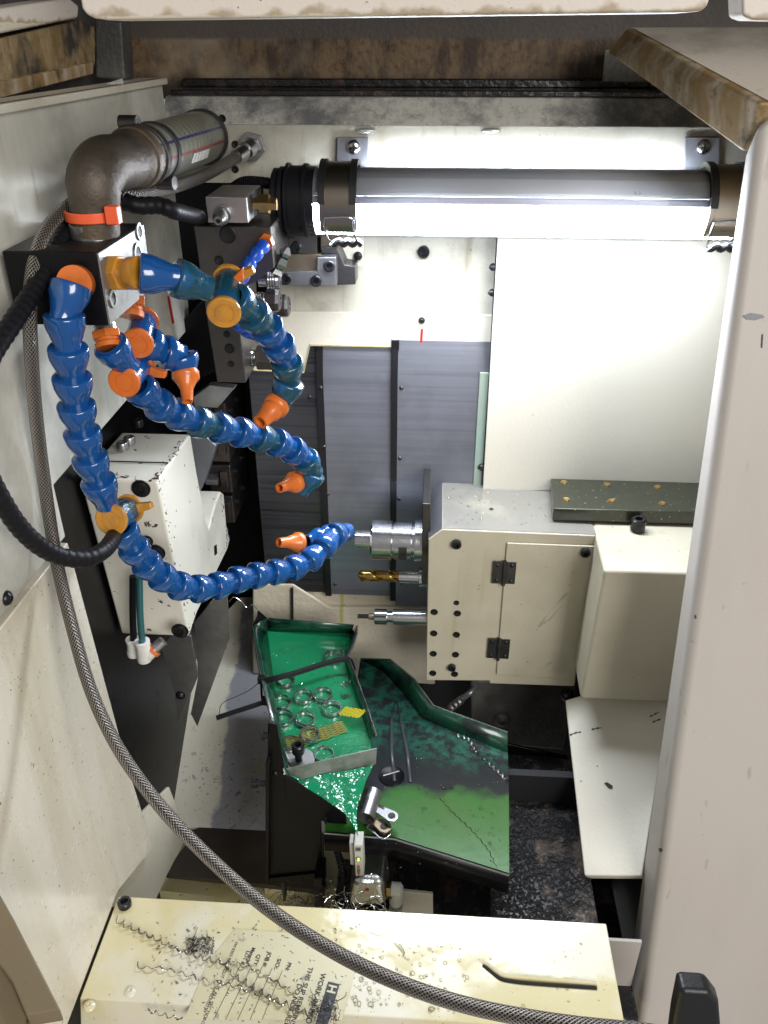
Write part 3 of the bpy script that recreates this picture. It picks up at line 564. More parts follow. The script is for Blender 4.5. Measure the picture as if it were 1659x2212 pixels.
# =====================================================================  LEFT MACHINERY
# painted slide housing
sx = -.264
t = thing('slide_housing', 'chipped cream painted slide housing with black bolts beside the hoses', 'housing', atX(410, 1375, sx))
pr = [atX(a, c, sx) for a, c in ((340, 1040), (412, 937), (426, 1022), (446, 1128), (452, 1143), (467, 1085), (477, 1061), (484, 1066), (489, 1128), (497, 1165), (492, 1187), (425, 1327), (409, 1376))]
part(MB().prism(pr, (-.078, 0, 0)), 'casing', 'chip_paint', t, .003)
fy = pr[0].y
for c, r in (((305, 1055), .0075), ((338, 1193), .0075), ((389, 1362), .0075), ((180, 1028), .004), ((318, 1168), .005)):
    p = atY(c[0], c[1], fy-.0004); part(MB().ring(p, NY, r, r*1.25, .0012, 24), 'bolt_recess', 'hole_dark', t); bolt(t, p, NY, r, .003)
for c in ((300, 912), (281, 950), (266, 962)):
    bolt(t, atH(c[0], c[1]+8, pr[0].z-CAMZ), PZ, .006, .008, matn='bolt_black' if c[0] > 290 else 'steel_plate')
part(MB().prism([p+V((.0002, 0, 0)) for p in (atX(462, 1180, sx), atX(467, 1176, sx), atX(468, 1196, sx), atX(463, 1200, sx))], (.0006, 0, 0)), 'oil_port', 'hole_dark', t)
part(MB().box((sx-.0785, fy+.04, pr[0].z-.0006), (sx-.001, fy+.0412, pr[0].z+.0004)), 'seam', 'hole_dark', t)
rc = random.Random(5); cm = MB()
def chip_run(p, q, n, onrm, spread, sz):
    dd_ = q-p; u = dd_.normalized(); w = u.cross(onrm).normalized()
    for k in range(n):
        s_ = abs(rc.gauss(0, 1)); L = sz*(.35+s_*.7); c_ = p+dd_*rc.random()+w*rc.uniform(0, spread)
        cm.prism([c_+onrm*.0003+(u*math.cos(2*PI*j/7)*L*(1.6 if rc.random() < .4 else .9)+w*math.sin(2*PI*j/7)*L*.6)*rc.uniform(.6, 1.2) for j in range(7)], -onrm*.0005)
X1 = V((1, 0, 0))
chip_run(pr[0], pr[-1], 34, X1, -.006, .0011); chip_run(pr[0], pr[1], 22, X1, -.005, .0014); chip_run(pr[6], pr[9], 26, X1, .012, .0016); chip_run(pr[8], pr[10], 16, X1, .006, .0014); chip_run(pr[9], pr[11], 10, X1, .01, .0010)
chip_run(pr[0]-V((.001, 0, 0)), pr[0]-V((.076, 0, 0)), 20, NY, .006, .0011); chip_run(pr[-1]-V((.001, 0, 0)), pr[0]-V((.001, 0, 0)), 14, NY, .007, .0009)
chip_run(pr[0]-V((.004, -.004, 0)), pr[0]-V((.07, -.004, 0)), 12, PZ, .01, .0014); chip_run(pr[0]-V((.008, -.01, 0)), pr[1]-V((.008, .01, 0)), 16, PZ, .006, .0016)
part(cm, 'paint_chips', 'chip_dark', t, label='dark chips where the cream paint has come off', kind='stuff')
# carriage and tool holders to its right
solo(MB().prism([atY(*p, .872) for p in ((404, 905), (467, 963), (440, 1046), (418, 1090), (405, 1090))], (0, .02, 0)), 'carriage_plate', 'steel_grey', 'grey steel plate with a bright round reflection behind the housing', 'plate', bevel=.001)
tb = None
for k, (c, lab) in enumerate((((502, 1073), 'lowest dark steel tool block on the turret behind the painted housing'), ((497, 1006), 'second lowest dark steel tool block behind the painted housing'), ((491, 937), 'third dark steel tool block from the bottom, behind the lower nozzle hose'), ((486, 872), 'topmost dark steel tool block just under the drilled tool post'))):
    p = atY(c[0], c[1], .955)
    if tb is None:
        t = thing('tool_block', lab, 'tool block', p, 'dark tool blocks stacked on the slide')
        part(MB().box(p, p+V((-.030, .095, -.041))), 'block', 'steel_dark', t, .0016)
        part(MB().box(p+V((-.012, -.012, -.004)), p+V((-.002, 0, -.026))), 'clamp_jaw', 'steel_dark', t, .001)
        part(MB().box(p+V((-.03, -.018, -.012)), p+V((-.014, .0, -.020))), 'tool_bit', 'steel_plate', t, .0006)
        for d in (.02, .06): bolt(t, p+V((0, d, -.018)), PX, .006, .003)
        tb = t; kids = [o for o in bpy.data.objects if o.parent == t]
    else:
        q = tb.copy(); COL.objects.link(q); q.location = p; q['label'] = lab; WL[q] = V(p)
        for o in kids:
            d = o.copy(); COL.objects.link(d); d.parent = q; WL[d] = V(p)
struct(MB().box((-.34, 1.062, H(-.10)), (-.12, 1.07, H(-.75))), 'turret_recess_backing', 'black_paint')  # black backing sheet standing in for the dark opening behind the tool post
solo(MB().prism([atY(*p, .93) for p in ((352, 740), (436, 650), (470, 650), (470, 800), (440, 815), (362, 815))], (0, .02, 0)), 'turret_cover', 'black_paint', 'black angular cover between left wall and drilled tool post', 'cover', bevel=.002)
solo(MB().prism([atY(*p, .86) for p in ((452, 832), (508, 838), (470, 882), (418, 878), (416, 858))], (0, .012, 0)), 'turning_tool', 'steel_plate', 'angled grey steel tool shank under the drilled tool post', 'tool', bevel=.001)
# drilled tool post
py = .80
t = thing('tool_post', 'tall drilled dark steel tool post left of the lamp', 'tool post', atY(500, 826, py))
pl = [(418, 488), (585, 490), (592, 578), (548, 612), (517, 622), (520, 728), (531, 828), (468, 825), (446, 679)]
part(MB().prism([atY(*p, py) for p in pl], (0, .085, 0)), 'body', 'steel_block', t, .0012)
for c, r in (((492, 507), .0072), ((473, 562), .0038), ((496, 753), .0045), ((490, 722), .003), ((499, 786), .003)): hole(t, atY(*c, py-.0002), NY, r)
ay = .79
t = thing('junction_block', 'square aluminium block with hose fitting on top of the tool post', 'block', atY(500, 482, ay))
a, b_ = atY(443, 425, ay), atY(537, 482, ay)
part(MB().box((a.x, ay, a.z), (b_.x, ay+.07, b_.z)), 'block', 'aluminium', t, .001)
c = atY(481, 462, ay)
fit = MB().lathe(c, (0, -1, -.15), [(0, 0), (0, .0085), (.005, .0085), (.005, .0062), (.009, .0062), (.009, .0072), (.012, .0068), (.019, .0042), (.019, .0022), (.012, .002), (.012, 0)], 12)
part(fit, 'hose_fitting', 'steel_plate', t, smooth=30)
c = atY(548, 440, ay+.02); e = atY(590, 441, ay+.02)
hexr = MB().lathe(c, e-c, [(0, 0), (0, .0062), (.006, .0062), (.006, .0095), (.015, .0095), (.015, .006), (.022, .006), (.022, 0)], 6)
part(hexr, 'brass_gland', 'brass', t, smooth=20)
# collet nuts on the tool post's right flank
def nut(p, L, r, lab, thread=True):
    t = thing('collet_nut', lab, 'collet nut', p, 'collet holders on the tool post')
    pr = [(0, 0), (0, r*.62)]
    for k in range(9): pr += [(.002+k*.0016, r*.62 if k % 2 else r*.70)]
    pr += [(.018, r*.6), (.018, 0)]
    part(MB().lathe(p, PX, pr, 20), 'thread', 'steel', t, smooth=25)
    part(MB().lathe(p+PX*.017, PX, [(0, 0), (0, r), (L*.7, r), (L*.9, r*.86), (L, r*.6), (L, r*.35), (L*.8, r*.3), (L*.8, 0)], 8), 'nut', 'steel_dark', t, smooth=20)
nut(atY(543, 648, .85), .014, .0125, 'dark hex collet nut just right of the green valve')
nut(atY(565, 660, .88), .014, .0125, 'farther dark hex collet nut close to the green valve')
nut(atY(523, 772, .84), .022, .0135, 'large dark collet nut near the bottom of the tool post')
p = atY(560, 603, .84)
pr = [(0, 0), (0, .0075), (.008, .0075)] + [(.009+k*.0013, .0105 if k % 2 else .0098) for k in range(9)] + [(.0215, .0095), (.0215, .006), (.012, .005), (.012, 0)]
solo(MB().lathe(p, PX, pr, 22), 'threaded_collet', 'steel', 'bare threaded steel collet end beside the tool post', 'collet', smooth=25)
b = MB(); pts = [atY(*c, .82) for c in ((592, 596), (600, 580), (612, 556), (622, 534))]
for i in range(3):
    d = pts[i+1]-pts[i]; b.lathe(pts[i], d, [(0, .004 if i else .002), (d.length*.5, .0085-.001*i), (d.length*1.02, .006 if i < 2 else .002)], 5)
solo(b, 'broken_insert', 'steel', 'shiny faceted metal scrap hanging right of the tool post', 'scrap', smooth=5)
# steel clamp on the back wall
t = thing('guide_clamp', 'oily steel clamp block bolted to the back wall below the lamp', 'clamp', atY(680, 615, .90))
y0 = .90
part(MB().prism([atY(*p, y0+.012) for p in ((578, 498), (684, 498), (684, 549), (578, 549))], (0, .035, 0)), 'upper_block', 'steel_block', t, .0012)
part(MB().prism([atY(*p, y0+.022) for p in ((692, 500), (732, 500), (732, 540), (692, 540))], (0, .025, 0)), 'spacer', 'bronze_block', t, .001)
part(MB().prism([atY(*p, y0+.010) for p in ((600, 549), (694, 549), (694, 590), (600, 590))], (0, .035, 0)), 'middle_block', 'bronze_block', t, .001)
part(MB().prism([atY(*p, y0) for p in ((599, 586), (684, 586), (684, 556), (726, 555), (727, 619), (599, 617))], (0, .045, 0)), 'lower_block', 'steel_plate', t, .0012)
part(MB().prism([atY(*p, y0+.014) for p in ((692, 535), (727, 532), (745, 572), (767, 575), (768, 615), (727, 616), (727, 548), (695, 548))], (0, .03, 0)), 'jaw', 'steel_dark', t, .001)
for c, d in (((618, 602), 0), ((683, 606), 0), ((712, 574), 0), ((640, 534), .012)): bolt(t, atY(*c, y0+d), NY, .0062, .004)
# chute plates under the housing
t = thing('chute_guard', 'two grey sheet metal guards hanging below the painted housing', 'guard', atY(425, 1565, .76))
part(MB().prism([atY(*p, .78) for p in ((489, 1260), (496, 1378), (426, 1570), (412, 1542), (428, 1462), (419, 1345))], (0, .003, 0)), 'outer_guard', 'steel_plate', t, .0006)
g = part(MB().prism([atY(*p, .74) for p in ((372, 1368), (412, 1374), (428, 1462), (386, 1562), (377, 1495), (348, 1400))], (0, .003, 0)), 'inner_guard', 'steel_plate', t, .0006)
dome(t, atY(390, 1502, .7395), NY, .006, .004)
# pneumatic push-in elbows under the housing
def tubefit(pts, lab, y, tm='teal_tube'):
    t = thing('push_fitting', lab, 'fitting', atY(*pts[0], y), 'white push-in fittings under the housing')
    P = [atY(*p, y) for p in pts]
    part(MB().tube(spline([P[0], P[1], P[2]], .003), .0036, 12), 'air_tube', tm, t)
    part(MB().cyl(P[2], P[3], .0075, 16).cyl(P[3]+V((0, 0, .004)), P[3]+V((0, 0, -.003)), .0078, 16), 'elbow', 'white_plastic', t, .001)
    part(MB().ring(P[2]+V((0, 0, .001)), (0, 0, 1), .0042, .0082, .004), 'release_ring', 'white_plastic', t)
    return t, P
tubefit([(287, 1245), (287, 1330), (289, 1388), (290, 1410)], 'white push fitting farther left with black air tube', .69, 'black_plastic')
tt, P = tubefit([(301, 1245), (303, 1330), (308, 1393), (312, 1422)], 'white elbow push fitting with dark green air tube and orange clip', .68)
e = atY(345, 1392, .69)
part(MB().cyl(P[3]+V((0, 0, -.001)), P[3].lerp(e, .55), .0066, 16), 'side_arm', 'white_plastic', tt)
part(MB().cyl(P[3].lerp(e, .5), P[3].lerp(e, .68), .0088, 12), 'clip', 'orange', tt)
part(MB().cyl(P[3].lerp(e, .66), P[3].lerp(e, 1.25), .006, 14), 'threaded_nipple', 'steel_plate', tt)

# =====================================================================  MANIFOLD, ELBOW, HOSES
mx = -.22
A, Bk = atX(207, 545, mx), atX(305, 467, mx)
t = thing('manifold_block', 'black coolant manifold block on the left wall that feeds the blue hoses', 'manifold', (mx-.02, A.y, H(-.17)))
lb = atX(245, 690, mx); wl = atY(105, 545, A.y)
part(MB().box((-.283, A.y, A.z), (mx, Bk.y, A.z-.049)), 'body', 'black_paint', t, .0012)
part(MB().box((mx, A.y+.001, A.z-.001), (mx+.0012, Bk.y-.001, A.z-.048)), 'bare_face', 'block_side', t)
for c, r in (((299, 500), .0042), ((296, 548), .0052), ((242, 645), .0042)):
    p = atX(*c, mx+.0013); part(MB().ring(p, PX, r, r*1.5, .0012), 'port_rim', 'steel_plate', t); hole(t, p, PX, r)
# iron elbow, ribbed suction hose, clamps
ey = .585
c0 = atY(206, 505, ey); c1 = atY(203, 420, ey)
path = [c0, c1, atY(203, 392, ey+.002), atY(222, 358, ey+.020), atY(258, 350, ey+.045), atY(302, 338, ey+.078)]
sp_ = spline(path, .004)
n_ = len(sp_)
t = thing('pipe_elbow', 'rusty cast iron pipe elbow standing on the black manifold', 'pipe elbow', c0)
part(MB().tube(sp_, lambda i, L: .0166+.0022*min(1, max(0, (L-.018)/.02)) if i < n_-5 else .0205, 28), 'elbow', 'iron', t)
part(MB().ring(c0+V((0, 0, -.003)), PZ, .010, .0165, .011), 'pipe_collar', 'galvanized', t, .001)
dirn = (sp_[-1]-sp_[-4]).normalized()
part(MB().ring(sp_[-1]-dirn*.012, dirn, .012, .0222, .010), 'elbow_bead', 'iron', t, .002)
zp = atY(203, 474, ey)
t = thing('cable_tie', 'bright orange cable tie round the foot of the iron elbow', 'cable tie', zp)
part(MB().ring(zp, PZ, .0172, .0190, .0068, 40), 'strap', 'zip_orange', t, .0006)
hp = atY(246, 474, ey-.014)
part(MB().box(hp+V((-.0045, -.004, -.003)), hp+V((.0045, .004, .009))), 'lock_head', 'zip_orange', t, .001)
hs = [sp_[-1], atY(345, 324, .73), atY(385, 312, .80), atY(415, 303, .87), atY(437, 296, .949)]
hs = [sp_[-1]-dirn*.004] + hs[1:]
B0 = .0
ring0 = spline(hs, .004)
# find the tube's angle that faces the camera, to set the printed stripes there
t0 = (ring0[1]-ring0[0]).normalized(); av = t0.orthogonal().normalized()
for i in range(1, 14):
    tt_ = (ring0[i+1]-ring0[i-1]).normalized(); av = (av-tt_*av.dot(tt_)).normalized()
bv = tt_.cross(av); vw = (CAM-ring0[13]); g = math.atan2(vw.dot(bv), vw.dot(av))/(2*PI)
down = V((0, 0, -1)); g2 = math.atan2(down.dot(bv), down.dot(av))/(2*PI)
sgn = 1 if ((g2-g+.5) % 1-.5) > 0 else -1
SGN = sgn; B0 = ((g if sgn > 0 else 1-g)-.06) % 1
tube_pattern('ribbed', 'ribbed')
t = thing('suction_hose', 'thick ribbed grey hose with blue and red stripes entering the wall', 'hose', ring0[0])
part(MB().tube(ring0, lambda i, L: .0205+min(L/.25, 1)*.0045, 40), 'hose', 'ribbed', t)
eg = ring0[-1]; dd = (ring0[-1]-ring0[-3]).normalized()
part(MB().ring(atY(438, 296, .943), NY, .0245, .0275, .006, 40), 'wall_grommet', 'black_rubber', t)
for i0, nm in ((3, 'hose_clamp'), (12, 'hose_clamp')):
    ax = (ring0[i0+1]-ring0[i0-1]).normalized()
    k = part(MB().ring(ring0[i0]-ax*.005, ax, .0205, .0226, .011, 44), nm, 'black_rubber' if i0 > 6 else 'steel_dark', t, .0006)
    q = ring0[i0] + (V((.3, -.5, -.75)) - ax*V((.3, -.5, -.75)).dot(ax)).normalized()*.024 if i0 > 6 else ring0[i0] + V((-.006, 0, .023))
    part(MB().cyl(q-V((.006, 0, 0)), q+V((.008, -.002, 0)), .0055, 12), 'clamp_screw', 'steel_dark', k)
# printed white blocks on the hose
wb = MB()
for i in range(26, 44, 3):
    ax = (ring0[i+1]-ring0[i-1]).normalized(); v = (CAM-ring0[i]); v = (v-ax*v.dot(ax)).normalized(); w = ax.cross(v)
    if w.z > 0: w = -w
    nrm = (v*.80+w*.60).normalized(); tz = ax.cross(nrm); rr = .0206+i*.004/.25*.0045+.0003
    wb.obox(ring0[i]+nrm*rr, ax*.0048, tz*.0042, nrm*.0002)
part(wb, 'size_print', 'white_plastic', t)

def hose(pts, r, name, m, lab, cat, step=.004, seg=16, corr=0, group=None):
    P = spline(pts, step)
    return solo(MB().tube(P, (lambda i, L: r*(1+corr*(1 if i % 4 < 2 else -1))) if corr else r, seg), name, m, lab, cat, group, smooth=60)
t = thing('braided_hose', 'short steel braided hose from the wall bulkhead fitting to the iron elbow', 'hose', atY(540, 318, .945))
part(MB().tube(spline([atY(522, 332, .925), atY(500, 346, .90), atY(440, 380, .83), atY(360, 408, .74), atY(290, 422, .68), atY(235, 432, .66), atY(170, 440, .63)], .004), .0056, 18), 'hose', 'braid', t)
fc = atY(545, 316, .945); fd = atY(516, 336, .92)
part(MB().lathe(fc, NY, [(0, 0), (0, .015), (.006, .015), (.006, .010), (.012, .010), (.012, 0)], 6), 'bulkhead_nut', 'steel_plate', t, .0006, smooth=20)
part(MB().lathe(fc-V((0, .008, 0)), fd-fc, [(0, 0), (0, .0095), (.012, .0095), (.012, .0078), (.03, .0075), (.03, 0)], 16), 'ferrule', 'steel', t, smooth=30)
solo(MB().tube(spline([atY(180, 428, .60), atY(140, 452, .585), atY(100, 498, .56), atY(76, 560, .54), atY(65, 650, .525), atY(67, 760, .52), atY(78, 900, .52), atY(97, 1050, .52), atY(122, 1210, .50), atY(155, 1350, .475), atY(196, 1490, .45), atY(252, 1610, .425), atY(330, 1722, .40), atY(430, 1832, .375), atY(560, 1948, .345), atY(700, 2043, .318), atY(850, 2118, .295), atY(1010, 2172, .28), atY(1200, 2208, .27), atY(1420, 2232, .265)], .004), .0047, 18),
     'braided_hose', 'braid', 'long steel braided hose sweeping down the left wall and across the sill', 'hose', smooth=60)
hose([atY(270, 436, .66), atY(300, 444, .66), atY(345, 444, .67), atY(378, 456, .68), atY(420, 466, .76), atY(445, 470, .84)], .0066, 'corrugated_hose', 'black_plastic', 'short black corrugated hose behind the elbow running to the tool post', 'hose', .0016, 14, .035)
hose([atY(150, 475, .60), atY(120, 545, .56), atY(75, 625, .525), atY(25, 700, .49), atY(-25, 780, .46), atY(-50, 880, .435), atY(-40, 985, .43), atY(0, 1075, .435), atY(50, 1148, .445), atY(110, 1194, .46), atY(175, 1208, .475), atY(220, 1192, .495), atY(246, 1160, .53), atY(258, 1120, .585)], .0062, 'corrugated_hose', 'black_plastic', 'long black corrugated hose looping out of frame on the left', 'hose', .0016, 16, .035)

# ---- segmented coolant hoses
def seg_profile(R, p):
    return [(-.01*p, R*.6), (0, R*.92), (.03*p, R*.985), (.07*p, R), (.30*p, R*.985), (.42*p, R*.95), (.62*p, R*.83), (.88*p, R*.68), (1.0*p, R*.66), (1.12*p, R*.66), (1.16*p, R*.5)]
SEGS = {}
def seg_mesh(R, p, m):
    k = (R, p, m)
    if k not in SEGS:
        SEGS[k] = _mesh(MB().lathe((0, 0, 0), PZ, seg_profile(R, p), 28), 'segment', m, V((0, 0, 0)), 50)
    return SEGS[k]
def run(root, pts, R, p, mats):
    P = spline(pts, p)
    for i in range(len(P)-1):
        me = seg_mesh(R, p, mats(i) if callable(mats) else mats)
        o = bpy.data.objects.new('segment', me); COL.objects.link(o); o.parent = root; WL[o] = P[i]
        d = P[i+1]-P[i]; q = V((0, 0, 1)).rotation_difference(d.normalized())
        o.matrix_local = Matrix.Translation(P[i]-WL[root]) @ q.to_matrix().to_4x4()
    return P
def valve(root, a, b_, r, mbody, mcap, tabdir=None, body_r=None):
    """stopcock: barrel from a to b_, flat cap on b_'s side"""
    a, b_ = V(a), V(b_); d = (b_-a).normalized(); L = (b_-a).length; br = body_r or r*.86
    v = part(MB().lathe(a, d, [(0, 0), (0, br*.9), (L*.1, br), (L*.9, br), (L, br*.9), (L, 0)], 32), 'valve_body', mbody, root)
    part(MB().lathe(b_-d*.001, d, [(0, 0), (0, r*.97), (.0012, r), (.0035, r), (.0045, r*.93), (.0045, r*.62), (.0038, r*.6), (.0038, r*.52), (.0045, r*.5), (.0045, 0)], 36), 'valve_cap', mcap, v, smooth=30)
    part(MB().lathe(a+d*.001, -d, [(0, 0), (0, r*.95), (.003, r*.95), (.004, r*.8), (.004, 0)], 32), 'valve_cap', mcap, v, smooth=30)
    if tabdir is not None:
        td = V(tabdir); td = (td-d*td.dot(d)).normalized(); s = d.cross(td)
        c = a+d*.001
        part(MB().prism([c+td*r*.8-s*.004, c+td*(r+.010)-s*.0025, c+td*(r+.010)+s*.0025, c+td*r*.8+s*.004], d*.006), 'handle', mcap, v, .0008)
def fitting(root, a, b_, r, m, hexside=True):
    a, b_ = V(a), V(b_); L = (b_-a).length
    f = part(MB().lathe(a, b_-a, [(0, 0), (0, r*1.12), (L*.45, r*1.12), (L*.45, 0)], 6), 'hex_fitting', m, root, .0008, smooth=20)
    part(MB().lathe(a+(b_-a)*.42, b_-a, [(0, 0), (0, r*.85), (L*.2, r*.85), (L*.3, r), (L*.58, r), (L*.58, 0)], 26), 'socket', m, f)
def nozzle(root, a, b_, r0, r1, m='orange', flange=True):
    a, b_ = V(a), V(b_); L = (b_-a).length
    pr = [(0, 0), (0, r0*.98), (L*.16, r0), (L*.22, r0*.90), (L*.26, r0*.80), (L*.46, r1*1.5), (L*.54, r1*1.22), (L, r1), (L, r1*.7), (L*.7, r1*.6), (L*.7, 0)]
    part(MB().lathe(a, b_-a, pr, 28), 'nozzle', m, root, smooth=45)
RS, PS = .0134, .0222
# hose 1: front left, down, valve, right to the spindle, nozzle turned back
t = thing('nozzle_hose', 'longest blue segmented hose, down the left side and across to the spindle nose', 'coolant hose', atY(178, 604, .535), 'blue segmented coolant hoses')
fitting(t, atY(192, 604, .560), atY(160, 612, .528), .0115, 'orange')
run(t, [atY(156, 614, .530), atY(146, 640, .522), atY(138, 690, .52), atY(148, 760, .52), atY(160, 850, .525), atY(178, 940, .53), atY(205, 1020, .535), atY(226, 1078, .54), atY(243, 1100, .545)], RS, PS, 'blue')
valve(t, atY(278, 1100, .563), atY(243, 1121, .536), .0128, 'teal', 'amber', (1, .3, .2))
run(t, [atY(262, 1142, .548), atY(285, 1180, .553), atY(330, 1232, .565), atY(390, 1268, .58), atY(450, 1270, .60), atY(520, 1250, .625), atY(590, 1236, .65), atY(650, 1222, .67), atY(692, 1190, .69), atY(720, 1158, .71), atY(752, 1146, .735)], RS*.97, PS*.95, 'blue')
run(t, [atY(752, 1150, .738), atY(728, 1148, .728), atY(700, 1156, .712), atY(672, 1166, .70), atY(650, 1170, .692)], .0098, PS*.62, 'blue')
nozzle(t, atY(648, 1171, .69), atY(602, 1172, .672), .0100, .0046)
# hose 2: amber fitting, stopcock in the air, down to the slotted nozzle
t = thing('nozzle_hose', 'oily teal segmented hose arching under the lamp with an amber stopcock', 'coolant hose', atY(250, 592, .55), 'blue segmented coolant hoses')
tm = lambda i: 'blue' if i in (0, 9, 13, 14, 15) else 'teal'
part(MB().cyl(atX(233, 590, mx), atY(250, 591, .556), .0075, 16), 'nipple', 'steel_dark', t)
fitting(t, atY(241, 590, .557), atY(302, 590, .55), .0112, 'amber')
run(t, [atY(300, 590, .55), atY(340, 594, .555), atY(390, 602, .56), atY(440, 620, .57), atY(478, 640, .58)], RS, PS*1.05, tm)
valve(t, atY(494, 603, .615), atY(484, 672, .572), .0122, 'teal', 'amber', (.8, .3, .5))
part(MB().prism([atY(497, 605, .60), atY(524, 578, .60), atY(526, 605, .60), atY(512, 612, .60)], (0, .006, 0)), 'handle', 'orange', t, .001)
run(t, [atY(504, 645, .59), atY(538, 672, .60), atY(575, 706, .615), atY(606, 752, .63), atY(626, 806, .64), atY(618, 848, .645), atY(600, 880, .64)], RS*1.0, PS*.94, lambda i: 'blue' if i in (2, 3, 8) else 'teal')
nozzle(t, atY(600, 873, .638), atY(562, 912, .615), .0112, .0062)
# hose 3: lower fitting, stopcock, long diagonal
t = thing('nozzle_hose', 'blue segmented hose running diagonally over the painted housing with round orange stopcock', 'coolant hose', atY(233, 712, .56), 'blue segmented coolant hoses')
part(MB().ring(atY(224, 690, .568), PZ, .004, .0095, .009), 'brass_ring', 'brass', t, .001)
part(MB().cyl(atY(222, 674, .568), atY(226, 690, .567), .0085, 18).cyl(atY(226, 702, .566), atY(231, 724, .562), .008, 18), 'nipple', 'galvanized', t)
fitting(t, atY(229, 716, .562), atY(236, 752, .556), .0096, 'orange')
run(t, [atY(236, 744, .556), atY(252, 770, .56), atY(282, 798, .568)], RS*.98, PS, 'blue')
valve(t, atY(302, 792, .592), atY(270, 823, .560), .0118, 'blue', 'orange', (1, .3, -.2))
run(t, [atY(300, 836, .578), atY(330, 866, .585), atY(372, 890, .60), atY(440, 916, .62), atY(510, 932, .64), atY(575, 948, .66), atY(632, 972, .68), atY(672, 1006, .695), atY(676, 1036, .70), atY(655, 1050, .695)], RS, PS*.96, lambda i: 'teal' if i in (3, 6, 9, 10) else 'blue')
nozzle(t, atY(640, 1040, .69), atY(604, 1054, .665), .0104, .0046)
# hose 4: short one pointing down
t = thing('nozzle_hose', 'short blue segmented hose with a long orange funnel nozzle pointing straight down', 'coolant hose', atY(282, 648, .60), 'blue segmented coolant hoses')
part(MB().cyl(atY(283, 632, .606), atY(282, 650, .604), .008, 16), 'nipple', 'orange', t)
fitting(t, atY(283, 640, .606), atY(280, 684, .598), .0104, 'orange')
run(t, [atY(281, 668, .60), atY(296, 696, .60), atY(304, 728, .60)], RS*1.02, PS, 'blue')
valve(t, atY(312, 694, .622), atY(298, 740, .585), .0118, 'blue', 'orange')
run(t, [atY(318, 742, .60), atY(348, 760, .605), atY(378, 760, .61), atY(398, 780, .615), atY(403, 806, .612)], RS*1.02, PS*.66, 'blue')
nozzle(t, atY(401, 806, .61), atY(405, 868, .59), .0108, .0042)
# hose 5: thin one on the tool post
t = thing('nozzle_hose', 'thinnest small blue segmented hose with a tiny orange end, on the tool post face', 'coolant hose', atY(575, 524, .795), 'blue segmented coolant hoses')
part(MB().lathe(atY(578, 520, .797), atY(556, 545, .775)-atY(578, 520, .797), [(0, 0), (0, .008), (.006, .008), (.006, 0)], 6), 'hex_fitting', 'orange', t, .0006, smooth=20)
run(t, [atY(570, 530, .79), atY(552, 550, .775), atY(535, 575, .765), atY(520, 605, .755), atY(506, 660, .75), atY(512, 695, .75), atY(530, 712, .76), atY(553, 727, .77)], .0068, .0128, 'small_blue')
# =====================================================================  SPINDLE HEAD
hy = .82
hp = [atY(*p, hy) for p in ((920, 1470), (925.5, 1165), (955.5, 1143.5), (1287, 1157), (1241, 1483), (1058, 1477), (1057, 1471))]
t = thing('spindle_head', 'cream spindle head with hinged side door, bolt holes and chamfered corner', 'spindle head', hp[0])
bd = part(MB().prism(hp, (0, .132, 0)), 'body', 'cream_head', t, .0015)
topz = hp[2].z
tp = MB().add([V((hp[2].x+.0005, hy+.0015, topz+.0006)), V((hp[3].x, hy+.0015, hp[3].z+.0006)), V((hp[3].x, hy+.13, hp[3].z+.0006)), V((hp[2].x+.0005, hy+.13, topz+.0006))], [(0, 1, 2, 3)])
part(tp, 'top_cover', 'cream_top', t)
ch = [hp[1], hp[2]]; nrm = V((-(hp[2].z-hp[1].z), 0, hp[2].x-hp[1].x)).normalized()*.0006
part(MB().add([hp[1]+nrm+V((0, .002, 0)), hp[2]+nrm+V((0, .002, 0)), hp[2]+nrm+V((0, .13, 0)), hp[1]+nrm+V((0, .13, 0))], [(0, 1, 2, 3)]), 'chamfer_plate', 'steel_grey', t)
dpts = [atY(*p, hy-.0028) for p in ((1095, 1173), (1284, 1180), (1241, 1468), (1072, 1458))]
dr = part(MB().prism(dpts, (0, .0026, 0)), 'side_door', 'cream_head', t, .0012)
for c in (((1089, 1238)), ((1077, 1402))):
    m = atY(c[0], c[1], hy-.0035)
    hg = part(MB().box(m+V((-.0135, 0, -.0155)), m+V((-.001, .002, .0155))).box(m+V((.001, 0, -.0155)), m+V((.0135, .002, .0155))), 'hinge', 'steel_dark', t, .0005)
    part(MB().cyl(m+V((0, -.0005, -.017)), m+V((0, -.0005, .017)), .0024, 12), 'hinge_pin', 'steel_dark', hg)
    for dx in (-.0085, .0085):
        for dz in (-.011, .011): dome(hg, m+V((dx, 0, dz)), NY, .0027, .0014, 'screw')
for c in ((986, 1174), (1264, 1192), (976, 1440)): bolt(t, atY(*c, hy-.0005-(0.0026 if c[0] > 1200 else 0)), NY, .0058 if c[0] != 976 else .005, .005)
for c in ((938, 1322), (986, 1302), (988, 1325), (937, 1368), (986, 1371), (936, 1412), (984, 1414), (935, 1454), (982, 1456)): hole(t, atY(*c, hy-.0002), NY, .0040 if c != (986, 1302) else .003)
dome(t, V((atH(1061, 1097, topz-CAMZ).x, hy+.05, topz+.0006)), PZ, .0025, .001, 'screw')
